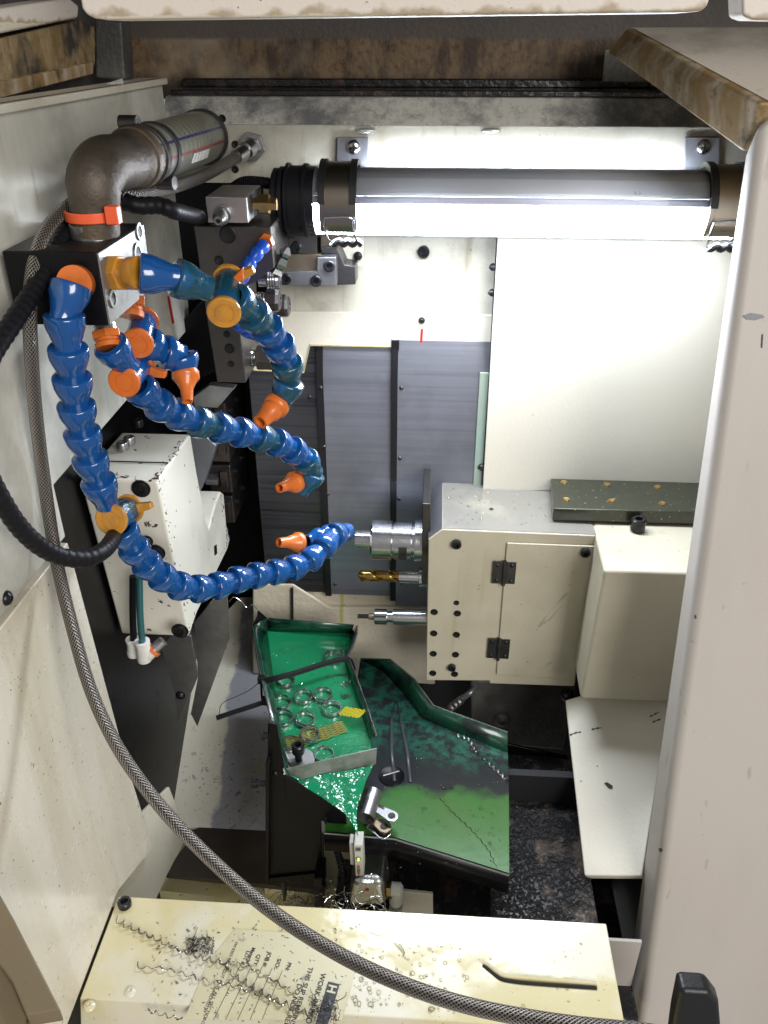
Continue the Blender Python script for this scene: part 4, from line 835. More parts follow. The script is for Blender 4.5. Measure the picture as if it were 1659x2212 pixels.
# spindle nose and tools
fx = hp[1].x
fp = [atY(*p, .835) for p in ((912, 1088), (930, 1088), (930, 1262), (911, 1262))]
part(MB().prism(fp, (0, .09, 0)), 'spindle_flange', 'steel_dark', t, .0012)
ny_ = .868
a = atY(925, 1170, ny_); tip = atY(767, 1168, ny_)
L = a.x-tip.x
def fr(px): return (a.x - atY(px, 1170, ny_).x)
r_ = lambda p: p/1789*ny_/.86*.5*1.0
pr = [(0, 0), (0, .030), (fr(912), .030), (fr(911), .0265), (fr(896), .0265), (fr(895), .0215), (fr(890), .0215), (fr(889), .0235), (fr(852), .0235), (fr(851), .0218), (fr(848), .0218), (fr(846), .0248), (fr(806), .0248), (fr(802), .0235), (fr(802), .0115), (fr(768), .0115), (fr(768), .009), (fr(790), .0085), (fr(790), 0)]
sp0 = part(MB().lathe(a, (-1, 0, 0), pr, 48), 'spindle_chuck', 'steel_turned', t, smooth=28)
part(MB().lathe(a+V((-fr(880), 0, 0)), (-1, 0, 0), [(0, .0236), (0, .0240), (.010, .0240), (.010, .0236)], 24, (-.5, .5), (0, -1, -.3)), 'wrench_flat', 'steel_dark', sp0)
p0, p1 = atY(928, 1247, .85), atY(862, 1245, .85)
part(MB().lathe(p0, p1-p0, [(0, 0), (0, .0125), (.013, .0125), (.014, .0085), ((p1-p0).length, .0085), ((p1-p0).length, 0)], 24), 'drill_holder', 'steel_turned', t, smooth=30)
# twist drill: two-lobed section swept with twist
d0, d1 = atY(875, 1245, .85), atY(772, 1243, .85); n = 60; sec = 24; vs = []; fs = []; ax = (d1-d0).normalized(); e1 = V((0, 1, 0)); e2 = ax.cross(e1)
for i in range(n+1):
    s = i/n; p = d0.lerp(d1, s); taper = 1 if s < .93 else max(.05, (1-s)/.07)
    for k in range(sec):
        g = 2*PI*k/sec; flu = abs(math.cos(g)); rr = .0072*(.52+.48*min(1, max(0, (flu-.30)/.22))) if s > .12 else .0072
        rr *= taper; gg = g + s*2*PI*1.45
        vs.append(p+e1*math.cos(gg)*rr+e2*math.sin(gg)*rr)
for i in range(n):
    for k in range(sec): fs.append((i*sec+k, i*sec+(k+1) % sec, (i+1)*sec+(k+1) % sec, (i+1)*sec+k))
fs.append(tuple(range(sec))); fs.append(tuple(n*sec+k for k in range(sec)))
solo(MB().add(vs, fs), 'twist_drill', 'gold_tool', 'golden twist drill sticking out below the spindle chuck', 'drill', smooth=45)
p0, p1 = atY(925, 1334, .84), atY(774, 1331, .84); LL = (p1-p0).length
f2 = lambda px: LL*(925-px)/151
t2 = thing('boring_tool', 'slim steel tool holder with a small cutter below the twist drill', 'tool', p0)
part(MB().lathe(p0, p1-p0, [(0, 0), (0, .0100), (f2(850), .0100), (f2(849), .0072), (f2(837), .0072), (f2(836), .0094), (f2(810), .0094), (f2(809), .0085), (f2(809), 0)], 28), 'holder', 'steel_turned', t2, smooth=30)
part(MB().lathe(p0+(p1-p0).normalized()*f2(811), p1-p0, [(0, 0), (0, .0042), (f2(797)-f2(811), .0042), (f2(797)-f2(811), 0)], 14), 'collet', 'bronze_block', t2)
part(MB().obox(p0+(p1-p0).normalized()*f2(786), (p1-p0).normalized()*.008, V((0, .0022, 0)), V((0, 0, .002))), 'cutter', 'swarf_dark', t2, .0005)
for k in range(5):
    ang = 2*PI*k/5; c = p0+(p1-p0).normalized()*f2(823)
    part(MB().obox(c+V((0, math.cos(ang), math.sin(ang)))*.0088, (p1-p0).normalized()*.0075, V((0, math.cos(ang), math.sin(ang)))*.0012, V((0, -math.sin(ang), math.cos(ang)))*.0012), 'nut_slot', 'hole_dark', t2)
# black plate on top of the head
q = [atH(1190, 1033, topz-CAMZ+.018), atH(1640, 1046, topz-CAMZ+.018), atH(1640, 1110, topz-CAMZ+.018), atH(1196, 1098, topz-CAMZ+.018)]
t = thing('cover_plate', 'thick olive black cover plate with brass screws on the spindle head', 'plate', q[3])
part(MB().prism(q, (0, 0, -.0165)), 'plate', 'olive_plate', t, .0015)
for c in ((1218, 1042), (1311, 1047), (1223, 1079), (1321, 1082), (1420, 1052), (1430, 1088)):
    p = atH(*c, topz-CAMZ+.0181); part(MB().lathe(p, PZ, [(0, 0), (.0002, .0024), (.0006, .0026), (.0010, .0040), (.0004, .0044), (0, .0044)], 18), 'screw', 'brass', t)
t = thing('stud_bolt', 'round black bolt head at the corner under the olive plate', 'bolt', atY(1377, 1140, .80))
part(MB().lathe(atH(1377, 1142, topz-CAMZ+.001), PZ, [(0, 0), (0, .0085), (.012, .0085), (.0135, .007), (.0135, .0045), (.008, .004), (.008, 0)], 20), 'head', 'bolt_black', t, smooth=30)
# big cover box on the right
ht = hp[3].z-CAMZ
B_ = atH(1305, 1232, ht); Ab = atH(1288, 1145, ht)
cy = B_.y
C1 = atY(1485, 1238, cy); D1 = atY(1455, 1460, cy); E1 = atY(1253, 1510, cy); 
b = MB(); dep = .17
ft = [B_, V((.46, cy, B_.z)), V((.46, cy, E1.z)), E1]
bk = [V((Ab.x, cy+dep, B_.z)), V((.46, cy+dep, B_.z)), V((.46, cy+dep, E1.z)), V((E1.x-(B_.x-Ab.x), cy+dep, E1.z))]
b.add(ft+bk, [(0, 1, 2, 3), (7, 6, 5, 4), (0, 4, 5, 1), (3, 2, 6, 7), (0, 3, 7, 4), (1, 5, 6, 2)])
solo(b, 'guard_box', 'cream_head', 'cream sheet metal guard box right of the spindle head with dark scuffs', 'guard', bevel=.004)
part_sc = MB()
# white slope in front of the guard
P0 = atY(1220, 1512, .80); P1 = atY(1250, 1832, .64); P2 = atY(1447, 1447, .80)
n = (P1-P0).cross(P2-P0).normalized()
onp = lambda x, y: V((x, y, P0.z-(n.x*(x-P0.x)+n.y*(y-P0.y))/n.z))
sl = [P0, P2, atP(1490, 1434, P0, n), atP(1424, 1660, P0, n), atP(1386, 1893, P0, n), atP(1262, 1892, P0, n)]
if n.z < 0: n = -n
t = thing('chute_cover', 'bright white sloping chute cover with a dark drain mark, lower right', 'cover', P1)
part(MB().prism(sl, n*-.016), 'sheet', 'cream_clean', t, .002)
part(MB().prism([atP(x, y, P0+n*.0006, n) for x, y in ((1305, 1692), (1312, 1690), (1323, 1697), (1324, 1703), (1315, 1703))], n*.0006), 'drain_mark', 'hole_dark', t)
for pts in (((1231, 1588), (1244, 1583), (1258, 1581)), ((1278, 1576), (1290, 1573), (1302, 1572)), ((1404, 1548), (1416, 1542), (1425, 1537)), ((1410, 1560), (1420, 1556), (1428, 1553))):
    part(MB().tube(spline([atP(x, y, P0+n*.0003, n) for x, y in pts], .002), lambda i, L: .0007+.0005*math.sin(i*2.1), 6), 'scuff', 'smear', t)
# dark casting under the head and its sensor cable
solo(MB().prism([atY(*p, .90) for p in ((1017, 1470), (1250, 1478), (1222, 1622), (1018, 1604))], (0, .05, 0)), 'lower_casting', 'grime_dark', 'dark grimy casting in shadow below the spindle head', 'casting', bevel=.004)
dome(bpy.data.objects['lower_casting'], atY(1083, 1556, .90), NY, .013, .006, 'plug', 'grime_dark')
dome(bpy.data.objects['lower_casting'], atY(1224, 1499, .86), NY, .010, .012, 'bolt', 'bolt_black')
t = thing('sensor_cable', 'metal sensor connector with grey cable under the spindle head', 'connector', atY(972, 1530, .86))
p0, p1 = atY(970, 1532, .86), atY(1002, 1506, .86); L = (p1-p0).length
pr = [(0, 0), (0, .0045)] + [(L*k/12, .0052 if k % 3 else .0066) for k in range(1, 12)] + [(L, .0045), (L, 0)]
part(MB().lathe(p0, p1-p0, pr, 16), 'connector', 'steel_plate', t, smooth=25)
part(MB().tube(spline([p1, atY(1016, 1496, .86), atY(1024, 1484, .87), atY(1026, 1470, .88)], .003), .004, 10), 'cable', 'steel_grey', t)
# chip bed at right of the trays
struct(MB().prism([atH(*p, -.825) for p in ((1060, 1612), (1232, 1642), (1300, 2040), (1060, 2040))], (0, 0, -.004)), 'chip_bed', 'chip_bed')
solo(MB().prism([atY(*p, atH(1100, 1630, -.825).y) for p in ((1088, 1606), (1226, 1636), (1226, 1668), (1088, 1640))], (0, .004, 0)), 'bed_flange', 'black_paint', 'black upright flange behind the oily chip bed', 'flange', bevel=.001)
struct(MB().box((-.10, .50, H(-.93)), (.245, .70, H(-.926))), 'sump_floor', 'black_oil')

# =====================================================================  PARTS TRAY (upper) AND CHUTE (lower)
h1 = -.705
F = lambda x, y: atH(x, y, h1)
Rm = lambda x, y, dh=.022: atH(x, y, h1+dh)
t = thing('parts_tray', 'bright green parts catcher tray holding the steel rings', 'tray', F(680, 1500))
fpts = [(576, 1362), (759, 1367), (756, 1385), (747, 1408), (748, 1432), (757, 1465), (780, 1530), (800, 1598), (806, 1655), (640, 1686), (628, 1672), (590, 1480)]
part(MB().prism([F(*p) for p in fpts], (0, 0, -.0015)), 'floor', 'green_bright', t)
def wall(par, fl_, rim, m, name='side_wall', th=.0015):
    b = MB(); n = len(fl_); b.add(fl_+rim, [(i, i+1, n+i+1, n+i) for i in range(n-1)])
    return part(b, name, m, par, solid=th)
lf = [F(576, 1362), F(590, 1480), F(632, 1682)]; lr = [Rm(545, 1352), Rm(559, 1442), Rm(614, 1672)]
wall(t, lf, lr, 'green_wall', 'left_wall')
wall(t, [F(576, 1362), F(759, 1367)], [Rm(576, 1334), Rm(765, 1349)], 'green_wall', 'back_wall')
wall(t, [F(576, 1362), F(577, 1364)], [Rm(545, 1352), Rm(576, 1334)], 'green_wall', 'corner_gusset')
part(MB().prism([Rm(545, 1352), Rm(576, 1334), atH(557, 1317, h1+.034), atH(555, 1330, h1+.03)], (.0, .0, -.0012)), 'corner_tip', 'black_paint', t)
rf = [F(759, 1367), F(756, 1385), F(747, 1408), F(748, 1432), F(757, 1465), F(780, 1530), F(801, 1598)]
rr = [Rm(766, 1351), Rm(765, 1369), Rm(754, 1399), Rm(744, 1417), Rm(759, 1452), Rm(784, 1522), Rm(805, 1588)]
rr = [V((p.x+.004, p.y, p.z)) for p in rr]
wall(t, rf, rr, 'green_wall', 'right_wall')
part(MB().tube(rr, .0012, 6), 'bare_edge', 'steel', t)
part(MB().tube(lr, .0011, 6), 'bare_edge', 'steel', t)
bp_ = [(616, 1662), (814, 1617), (812, 1650), (806, 1653), (654, 1684), (620, 1672)]
yb = F(654, 1684).y
part(MB().prism([atP(*p, F(654, 1684), (F(806, 1653)-F(654, 1684)).cross(V((0, .25, 1))).normalized()) for p in bp_], (0, .0012, 0)), 'baffle', 'galv_baffle', t, label='grey metal baffle across the front of the tray')
tg = [(632, 1684), (806, 1654), (790, 1687), (772, 1740), (770, 1775), (774, 1806), (762, 1782), (746, 1757), (690, 1718)]
part(MB().prism([atP(*p, F(690, 1690), V((0, -.25, 1))) for p in tg], (0, 0, -.0015)), 'pour_lip', 'green_fluid', t)
part(MB().prism([atY(*p, F(690, 1700).y) for p in ((616, 1674), (690, 1720), (746, 1760), (750, 1788), (690, 1772), (620, 1730))], (0, .0015, 0)), 'front_wall', 'black_paint', t, .0004)
# rings
r0 = None
ctr = [(617, 1475, 'the ring nearest the cable tie head'), (609, 1523, 'left ring of the middle row'), (655, 1510, 'middle ring of the middle row'), (698, 1506, 'right ring of the middle row'), (717, 1536, 'ring lying just above the yellow netting end'), (613, 1556, 'ring against the left tray wall'), (659, 1558, 'ring alone above the middle of the netting'), (670, 1594, 'ring lying on the olive netting'), (627, 1613, 'ring touching the round washer'), (719, 1425, 'ring under the cable tie at the right wall'), (700, 1632, 'ring sunk in the fluid before the baffle')]
for k, (x, y, lab) in enumerate(ctr):
    p = F(x, y)+V((0, 0, .0004+(.002 if k == 7 else 0) - (.003 if k == 10 else 0)))
    lab = 'small shiny steel ring, '+lab
    if r0 is None:
        mb = MB().lathe(p, PZ, [(0, .0098), (0, .0116), (.0012, .0120), (.0052, .0120), (.0064, .0114), (.0064, .0103), (.005, .0098), (0, .0098)], 40)
        r0 = solo(mb, 'steel_ring', 'steel', lab, 'ring', 'machined rings in the green tray', smooth=30)
    else:
        o = r0.copy(); COL.objects.link(o); o['label'] = lab
        o.location = V((p.x, p.y, p.z)); o.rotation_euler = (random.uniform(-.06, .06), random.uniform(-.06, .06), random.uniform(0, 6))
# washer and knob bolt
wc = F(646, 1644)
t = thing('washer_bolt', 'black socket bolt with a large round washer in the tray corner', 'bolt', wc)
part(MB().ring(wc+V((0, 0, .001)), PZ, .003, .0175, .0016, 40), 'washer', 'galvanized', t)
part(MB().lathe(wc+V((0, 0, .0024)), PZ, [(0, 0), (0, .0045), (.012, .0045), (.012, .0072), (.022, .0072), (.0235, .006), (.0235, .004), (.017, .0035), (.017, 0)], 22), 'bolt', 'bolt_black', t, smooth=30)
# cable ties
def strap(pts, w, th, lab, hd, tail=None):
    t = thing('cable_tie', lab, 'cable tie', hd, 'black cable ties round the green tray')
    b = MB(); P = spline(pts, .004)
    b.tube(P, w, 4, flat=th/w); part(b, 'strap', 'tie_black', t, smooth=20)
    part(MB().box(hd+V((-.0045, -.004, -.004)), hd+V((.0045, .004, .006))), 'lock_head', 'black_plastic', t, .0012)
    return t
tie = strap([Rm(566, 1472, .018), Rm(600, 1464, .0235), Rm(650, 1450, .0235), Rm(705, 1432, .0235), Rm(742, 1424, .0235), Rm(757, 1428, .021), Rm(766, 1452, .0)], .0036, .0012, 'black cable tie strapped across the green tray over a ring', Rm(565, 1469, .019))
part(MB().tube(spline([Rm(564, 1476, .012), Rm(566, 1510, .008), Rm(570, 1520, .004)], .003), .0014, 6), 'strap_loop', 'tie_black', tie)
tie2 = strap([Rm(572, 1516, .008), Rm(540, 1527, .006), Rm(500, 1540, .002), Rm(467, 1551, -.002)], .0030, .0011, 'loose black cable tie tail sticking out left of the green tray', Rm(574, 1515, .008))
# netting sleeve
def net(c0, c1, w, m, nn, lift):
    b = MB(); d = (c1-c0); s = V((-d.y, d.x, 0)).normalized()
    for k in range(nn):
        for sg in (1, -1):
            P = []
            for i in range(13):
                u = i/12; off = ((k/nn*2-1)+sg*u*2.0); off = (off+3) % 2-1
                P.append((u, off))
            run_ = []
            for u, off in P:
                if run_ and abs(off-run_[-1][1]) > .9:
                    if len(run_) > 1: b.tube([c0+d*a+s*w*o_+V((0, 0, lift(a, o_))) for a, o_ in run_], .0006, 5)
                    run_ = []
                run_.append((u, off))
            if len(run_) > 1: b.tube([c0+d*a+s*w*o_+V((0, 0, lift(a, o_))) for a, o_ in run_], .0006, 5)
    return b
t = thing('mesh_sleeve', 'flattened netting sleeve lying across the tray, dull olive with a bright yellow end', 'netting', F(640, 1605))
part(net(F(606, 1616), F(745, 1570), .0105, 'x', 6, lambda a, o: .0022), 'wet_netting', 'olive_net', t)
part(net(F(784, 1567), F(738, 1543), .0085, 'x', 5, lambda a, o: .006+.012*(1-a)), 'dry_netting', 'yellow_net', t)
# swarf lumps in the tray
def tangle(c, n, rad, rr, m, name, lab, flat=.4, seed=1, kind='stuff'):
    rad *= .75; rr *= .8
    rnd = random.Random(seed); b = MB()
    for k in range(n):
        p = c+V((rnd.uniform(-rad, rad), rnd.uniform(-rad, rad)*.8, rnd.uniform(0, rad*flat))); d = V((rnd.gauss(0, 1), rnd.gauss(0, 1), rnd.gauss(0, .35))).normalized(); P = [p]
        for i in range(rnd.randint(5, 12)):
            d = (d+V((rnd.gauss(0, .45), rnd.gauss(0, .45), rnd.gauss(0, .3)))).normalized(); p = p+d*rad*.09; P.append(V((p.x, p.y, max(p.z, c.z))))
        b.tube(P, rr, 4)
    return solo(b, name, m, lab, 'swarf', kind=kind)
tangle(F(737, 1408), 26, .008, .0003, 'swarf', 'swarf', 'small tangle of fine swarf at the tray right wall', .3, 3)
tangle(F(745, 1480), 26, .008, .0003, 'swarf', 'swarf', 'fine swarf specks along the tray right wall', .4, 5)
tangle(F(746, 1506), 40, .007, .0003, 'swarf_dark', 'swarf', 'dark swarf lump above the yellow netting', .5, 6)

# ---- lower chute
h2 = -.762
G = lambda x, y: atH(x, y, h2)
G2 = lambda x, y, dh=.022: atH(x, y, h2+dh)
t = thing('parts_chute', 'large black and green steel chute under the tray with worn paint', 'chute', G(950, 1700))
fl2 = [(779, 1424), (829, 1449), (868, 1492), (914, 1552), (1000, 1586), (1097, 1624), (1099, 1702), (1100, 1886), (852, 1808), (702, 1795), (702, 1780), (758, 1560)]
part(MB().prism([G(*p) for p in fl2], (0, 0, -.0018)), 'floor', 'chute_paint', t)
bw = [G(779, 1424), G(829, 1449), G(868, 1492), G(914, 1552), G(1097, 1624)]; br = [G2(781, 1421), G2(841, 1423), G2(895, 1467), G2(937, 1524), G2(1097, 1582)]
wall(t, bw, br, 'green_wall', 'back_flange', .0018)
part(MB().tube(br[1:], .0009, 6).tube(bw[1:4], .0007, 6), 'bare_edge', 'steel_plate', t)
fr2 = [G2(700, 1800, .004), G2(852, 1813, .004), G2(1100, 1892, .004)]
wall(t, [V((p.x, p.y-.002, H(h2-.022))) for p in fr2], fr2, 'black_paint', 'front_flange', .0018)
part(MB().tube(fr2, .0010, 6), 'bare_edge', 'steel_plate', t)
wall(t, [G(779, 1424), G(758, 1560), G(702, 1780)], [G2(779, 1421, .01), G2(758, 1555, .01), G2(700, 1776, .01)], 'black_paint', 'left_flange', .0018)
# scrape marks in relief, round hole, twisted swarf
for pts in (((855, 1514), (845, 1560), (845, 1620), (852, 1688)), ((857, 1514), (868, 1570), (880, 1630), (886, 1690))):
    P = [G(*p)+V((0, 0, .0012)) for p in pts]; b = MB(); vs = []
    for i, p in enumerate(P): w = (.0004, .0016, .0024, .0018)[i]; vs += [p+V((-w, 0, 0)), p+V((w, 0, 0))]
    b.add(vs, [(2*i, 2*i+1, 2*i+3, 2*i+2) for i in range(3)]); part(b, 'scrape_mark', 'smear', t, solid=.0004)
part(MB().lathe(G(846, 1677)+V((0, 0, .0008)), PZ, [(0, 0), (.0002, .0145), (.0006, .0150), (0, .0154)], 32), 'drain_hole', 'black_paint', t)
part(MB().tube([G(862, 1668)+V((0, 0, .002)), G(828, 1678)+V((0, 0, .002))], .0009, 6), 'hole_bar', 'steel_plate', t)
def curl(pts, m, name, lab, amp=.0022, pitch=.006, w=.0009, cat='swarf', cyc=None):
    P = spline(pts, .0008); b = MB(); Q = []
    for i, p in enumerate(P):
        d = (P[min(i+1, len(P)-1)]-P[max(i-1, 0)]).normalized(); s = V((-d.y, d.x, 0)).normalized(); g = i*.0008/pitch*2*PI
        av_ = amp*(.55+.75*abs(math.sin(i*.013+len(P)))*abs(math.cos(i*.0041))+.25*math.sin(i*.11)); Q.append(p+s*(2/PI*math.asin(max(-1, min(1, math.cos(g)))))*av_*1.1+V((0, 0, 1))*(amp+amp*math.sin(g)))
    b.tube(Q, w, 5, flat=.35, twist=200)
    return solo(b, name, m, lab, cat)
curl([G(985, 1592), G(1010, 1600), G(1030, 1625), G(1062, 1655), G(1096, 1688)], 'steel_plate', 'twisted_swarf', 'chain-like twisted steel swarf on the black chute near its right edge', .0026, .0075, .0012)
curl([G(948, 1722), G(978, 1755), G(1020, 1795), G(1050, 1830), G(1062, 1850), G(1075, 1880)], 'swarf_dark', 'twisted_swarf', 'thin dark swarf strand on the clean green part of the chute', .0007, .009, .0004)
# loose hardware at the pouring corner
t = thing('spring_tube', 'grey perforated steel tube lying at the tray pouring corner', 'tube', G2(795, 1745, .012))
p0, p1 = G2(789, 1768, .016), G2(806, 1712, .020); d = (p1-p0)
part(MB().lathe(p0, d, [(0, .0098), (0, .0108), (d.length, .0108), (d.length, .0098), (0, .0098)], 28), 'tube', 'steel_plate', t)
for k in range(6):
    c = p0+d*(.15+k*.13); v = (CAM-c).normalized(); v = (v-d.normalized()*v.dot(d.normalized())).normalized(); w = d.normalized().cross(v); nn = (v*.8-w*.6).normalized()
    hole(t, c+nn*.0109, nn, .0010, 'drain_hole')
def lever(pa, pb, w, hh, m, lab):
    A_, B2 = G2(*pa, hh), G2(*pb, hh); d = B2-A_; s = V((-d.y, d.x, 0)).normalized(); pts = []
    dn = d.normalized()
    pts += [A_+s*w*.55, A_-s*w*.55, B2-s*w]
    for k in range(1, 8): a = -PI/2+PI*k/8; pts.append(B2+dn*w*math.cos(a)+s*w*math.sin(a))
    pts.append(B2+s*w)
    t = thing('link_plate', lab, 'link plate', A_, 'loose steel links at the pouring corner')
    part(MB().prism(pts, (0, 0, -.0025)), 'plate', m, t, .0007)
    part(MB().lathe(B2+V((0, 0, .0002)), PZ, [(0, 0), (.0002, w*.45), (.0006, w*.5), (0, w*.55)], 20), 'eye_hole', 'hole_dark', t)
    part(MB().tube([A_+dn*.004+s*w*.3+V((0, 0, .0008)), A_.lerp(B2, .55)+s*w*.45+V((0, 0, .0008))], .0010, 6), 'raised_rib', m, t)
lever((803, 1738), (846, 1762), .0075, .020, 'steel', 'bright steel link plate with an oval eye on the green chute')
lever((800, 1764), (830, 1785), .0080, .012, 'bronze_block', 'brownish worn link plate below the bright one')
lever((795, 1780), (828, 1797), .0085, .006, 'steel', 'lowest steel link plate half hidden behind the chute rim')

# =====================================================================  BRACKET, SENSOR
by = .625
t = thing('tray_bracket', 'tall black bracket plate under the parts tray with side bolts', 'bracket', atY(630, 1900, by))
pl = [(578, 1560), (598, 1566), (618, 1676), (692, 1722), (696, 1888), (690, 1893), (576, 1905)]
part(MB().prism([atY(*p, by) for p in pl], (0, .004, 0)), 'plate', 'black_paint', t, .0008)
part(MB().prism([atY(*p, by-.012) for p in ((573, 1650), (582, 1648), (580, 1908), (573, 1908))], (0, .02, 0)), 'side_flange', 'black_paint', t, .0008)
part(MB().prism([atY(*p, by-.003) for p in ((576, 1898), (692, 1886), (692, 1902), (576, 1912))], (0, .02, 0)), 'foot_flange', 'black_paint', t, .0008)
for a_, c in (((580, 1589), (565, 1589)), ((576, 1692), (545, 1693))):
    p, q = atY(*a_, by-.004), atY(*c, by-.004); d = q-p; L = d.length
    part(MB().lathe(p, d, [(0, 0), (0, .0034), (L*.62, .0034), (L*.63, .0052), (L, .0052), (L, .003), (L*.8, .0028), (L*.8, 0)], 16), 'side_bolt', 'bolt_black', t, smooth=30)
dome(t, atY(594, 1671, by-.0003), NY, .0035, .002)
b = MB().box(atY(606, 1890, by+.01), atY(620, 1930, by+.02))
part(b, 'leg', 'bronze_plate', t)
struct(MB().box((-.07, .72, H(-.78)), (.45, .73, H(-.985))), 'sump_wall', 'black_matte')
solo(MB().prism([atY(*p, .60) for p in ((678, 1898), (698, 1898), (698, 1958), (678, 1962))], (0, .03, 0)), 'black_post', 'black_paint', 'short black square post left of the aluminium sensor', 'post', bevel=.002)
sy = .575
hose([atY(718, 1800, .62), atY(726, 1830, .615), atY(736, 1865, .61), atY(742, 1900, .60), atY(738, 1930, .59), atY(722, 1955, .585)], .0038, 'sensor_cable', 'black_plastic', 'thin black corrugated cable beside the sensor', 'cable', .0012, 12, .12)
t = thing('flow_sensor', 'aluminium sensor with a narrow status display and green light under the chute', 'sensor', atY(790, 1950, sy))
bz = [(757, 1902), (776, 1893), (822, 1894), (837, 1906), (843, 1950), (838, 1964), (750, 1960), (748, 1946)]
part(MB().prism([atY(*p, sy) for p in ((763, 1906), (829, 1906), (838, 1962), (750, 1962))], (0, .05, 0)), 'housing', 'aluminium', t, .009)
b = MB(); f_ = [atY(*p, sy-.003) for p in ((776, 1906), (806, 1908), (808, 1938), (775, 1938))]
part(MB().prism(f_, (0, .004, 0)), 'name_plate', 'galvanized', t)
part(MB().lathe(atY(793, 1922, sy-.0032), NY, [(0, 0), (0, .0022), (.0004, .0022), (.0004, 0)], 16), 'red_dot', 'red_mark', t)
ds = part(MB().prism([atY(*p, sy-.002) for p in ((764, 1826), (783, 1826), (786, 1892), (768, 1893))], (0, .018, 0)), 'display_bar', 'sensor_body', t, .001)
part(MB().prism([atY(*p, sy+.004) for p in ((754, 1820), (764, 1822), (766, 1870), (757, 1868))], (0, .012, 0)), 'display_side', 'sensor_body', t, .001)
part(MB().prism([atY(*p, sy-.0026) for p in ((768, 1832), (779, 1832), (779, 1839), (768, 1839))], (0, .0008, 0)), 'screen', 'ink', ds)
dgt = MB()
for k in range(4):
    for yy in (1833.4, 1837.2): dgt.prism([atY(*p, sy-.0029) for p in ((769.2+k*2.5, yy), (770.8+k*2.5, yy), (770.8+k*2.5, yy+.7), (769.2+k*2.5, yy+.7))], (0, .0002, 0))
part(dgt, 'screen_segments', 'sensor_body', ds)
part(MB().lathe(atY(774, 1854, sy-.0021), NY, [(0, 0), (0, .0026), (.0005, .0026), (.0005, 0)], 18), 'lens_ring', 'green_mark', ds)
part(MB().prism([atY(*p, sy-.0030) for p in ((772.6, 1854), (776, 1854), (776, 1860), (772.6, 1860))], (0, .0004, 0)), 'status_light', 'led_green', ds)
part(MB().prism([atY(*p, sy-.0026) for p in ((771, 1875), (777.5, 1875), (774, 1868))], (0, .0006, 0)), 'up_mark', 'red_mark', ds)
part(MB().prism([atY(*p, sy-.0026) for p in ((771, 1877), (778, 1877), (778, 1884), (771, 1884))], (0, .0006, 0)), 'mid_mark', 'green_mark', ds)
part(MB().prism([atY(*p, sy-.0026) for p in ((771.5, 1885.5), (778, 1885.5), (775, 1892))], (0, .0006, 0)), 'down_mark', 'red_mark', ds)
t = thing('air_fitting', 'white elbow push-in fitting screwed to the right of the sensor', 'fitting', atY(860, 1940, sy))
part(MB().cyl(atY(836, 1925, sy+.01), atY(846, 1925, sy+.01), .008, 6), 'brass_nut', 'brass', t)
part(MB().cyl(atY(844, 1920, sy+.01), atY(866, 1922, sy+.01), .008, 18), 'arm', 'white_plastic', t, .001)
part(MB().cyl(atY(857, 1916, sy+.01), atY(855, 1950, sy+.01), .0075, 18), 'elbow', 'white_plastic', t, .001)
part(MB().cyl(atY(855, 1950, sy+.01), atY(854, 1985, sy+.01), .005, 16), 'air_tube', 'galvanized', t)
part(MB().cyl(atY(855, 1960, sy+.01), atY(855, 1966, sy+.01), .0075, 16).cyl(atY(855, 1972, sy+.01), atY(855, 1978, sy+.01), .008, 16), 'release_ring', 'white_plastic', t)
solo(MB().prism([atY(*p, .60) for p in ((868, 1925), (935, 1932), (936, 1992), (868, 1988))], (0, .004, 0)), 'sump_plate', 'cream', 'small cream plate in shadow behind the white fitting', 'plate', bevel=.001)
tangle(atY(655, 1960, .56), 90, .035, .0004, 'swarf_dark', 'swarf', 'dark tangle of swarf below the black bracket', .35, 9)
tangle(atY(770, 1975, .53), 60, .04, .0005, 'swarf', 'swarf', 'bright curly swarf in front of the sensor', .3, 12)

# =====================================================================  ON THE SILL
hs_ = -.7198
S = lambda x, y, d=0: atH(x, y, hs_+d)
t = thing('job_slip', 'oil-soaked paper job slip stuck to the sill, printed lines and text', 'paper slip', S(600, 2100))
pc = [(508, 2006), (640, 2016), (775, 2068), (757, 2140), (738, 2203), (398, 2203), (448, 2080)]
part(MB().prism([S(*p, .0006) for p in pc], (0, 0, -.0004)), 'sheet', 'paper', t)
base = S(625, 2085); dn = (S(585, 2200)-S(627, 2080)); dn.z = 0; dn.normalize(); upv = V((-dn.y, dn.x, 0))
def text(s, px, py_, size, bold=0.0, matn='ink', name='printed_text'):
    fc = bpy.data.curves.new('txt', 'FONT'); fc.body = s; fc.size = size; fc.offset = bold
    fo = bpy.data.objects.new('txt', fc); COL.objects.link(fo); dg = bpy.context.evaluated_depsgraph_get(); me = bpy.data.meshes.new_from_object(fo.evaluated_get(dg)); bpy.data.objects.remove(fo)
    p = S(px, py_, .0009)
    mb = MB().add([p+dn*v.co.x+upv*v.co.y for v in me.vertices], [tuple(q.vertices) for q in me.polygons]); bpy.data.meshes.remove(me)
    return part(mb, name, matn, t)
text('WORK-IN-PROCESS', 694, 2101, .0066, .00012)
text('THIS SLIP REMAINS', 667, 2088, .0062, .0001)
text('DO NOT REMOVE', 643, 2124, .0062, .0001)
text('PN:', 622, 2078, .0052, .0001); text('S/O:', 600, 2070, .0052, .0001); text('JOB #:', 579, 2056, .0052, .0001); text('QTY:', 556, 2061, .0050, .0001)
text('Material', 545, 2046, .0048, .0001); text('LOT #', 533, 2053, .0048, .0001)
text('FM 0303 REV 9', 508, 2034, .0040); text('CUT OUT ALL SECTIONS', 484, 2092, .0044); text('APPROVED BY', 462, 2130, .0036)
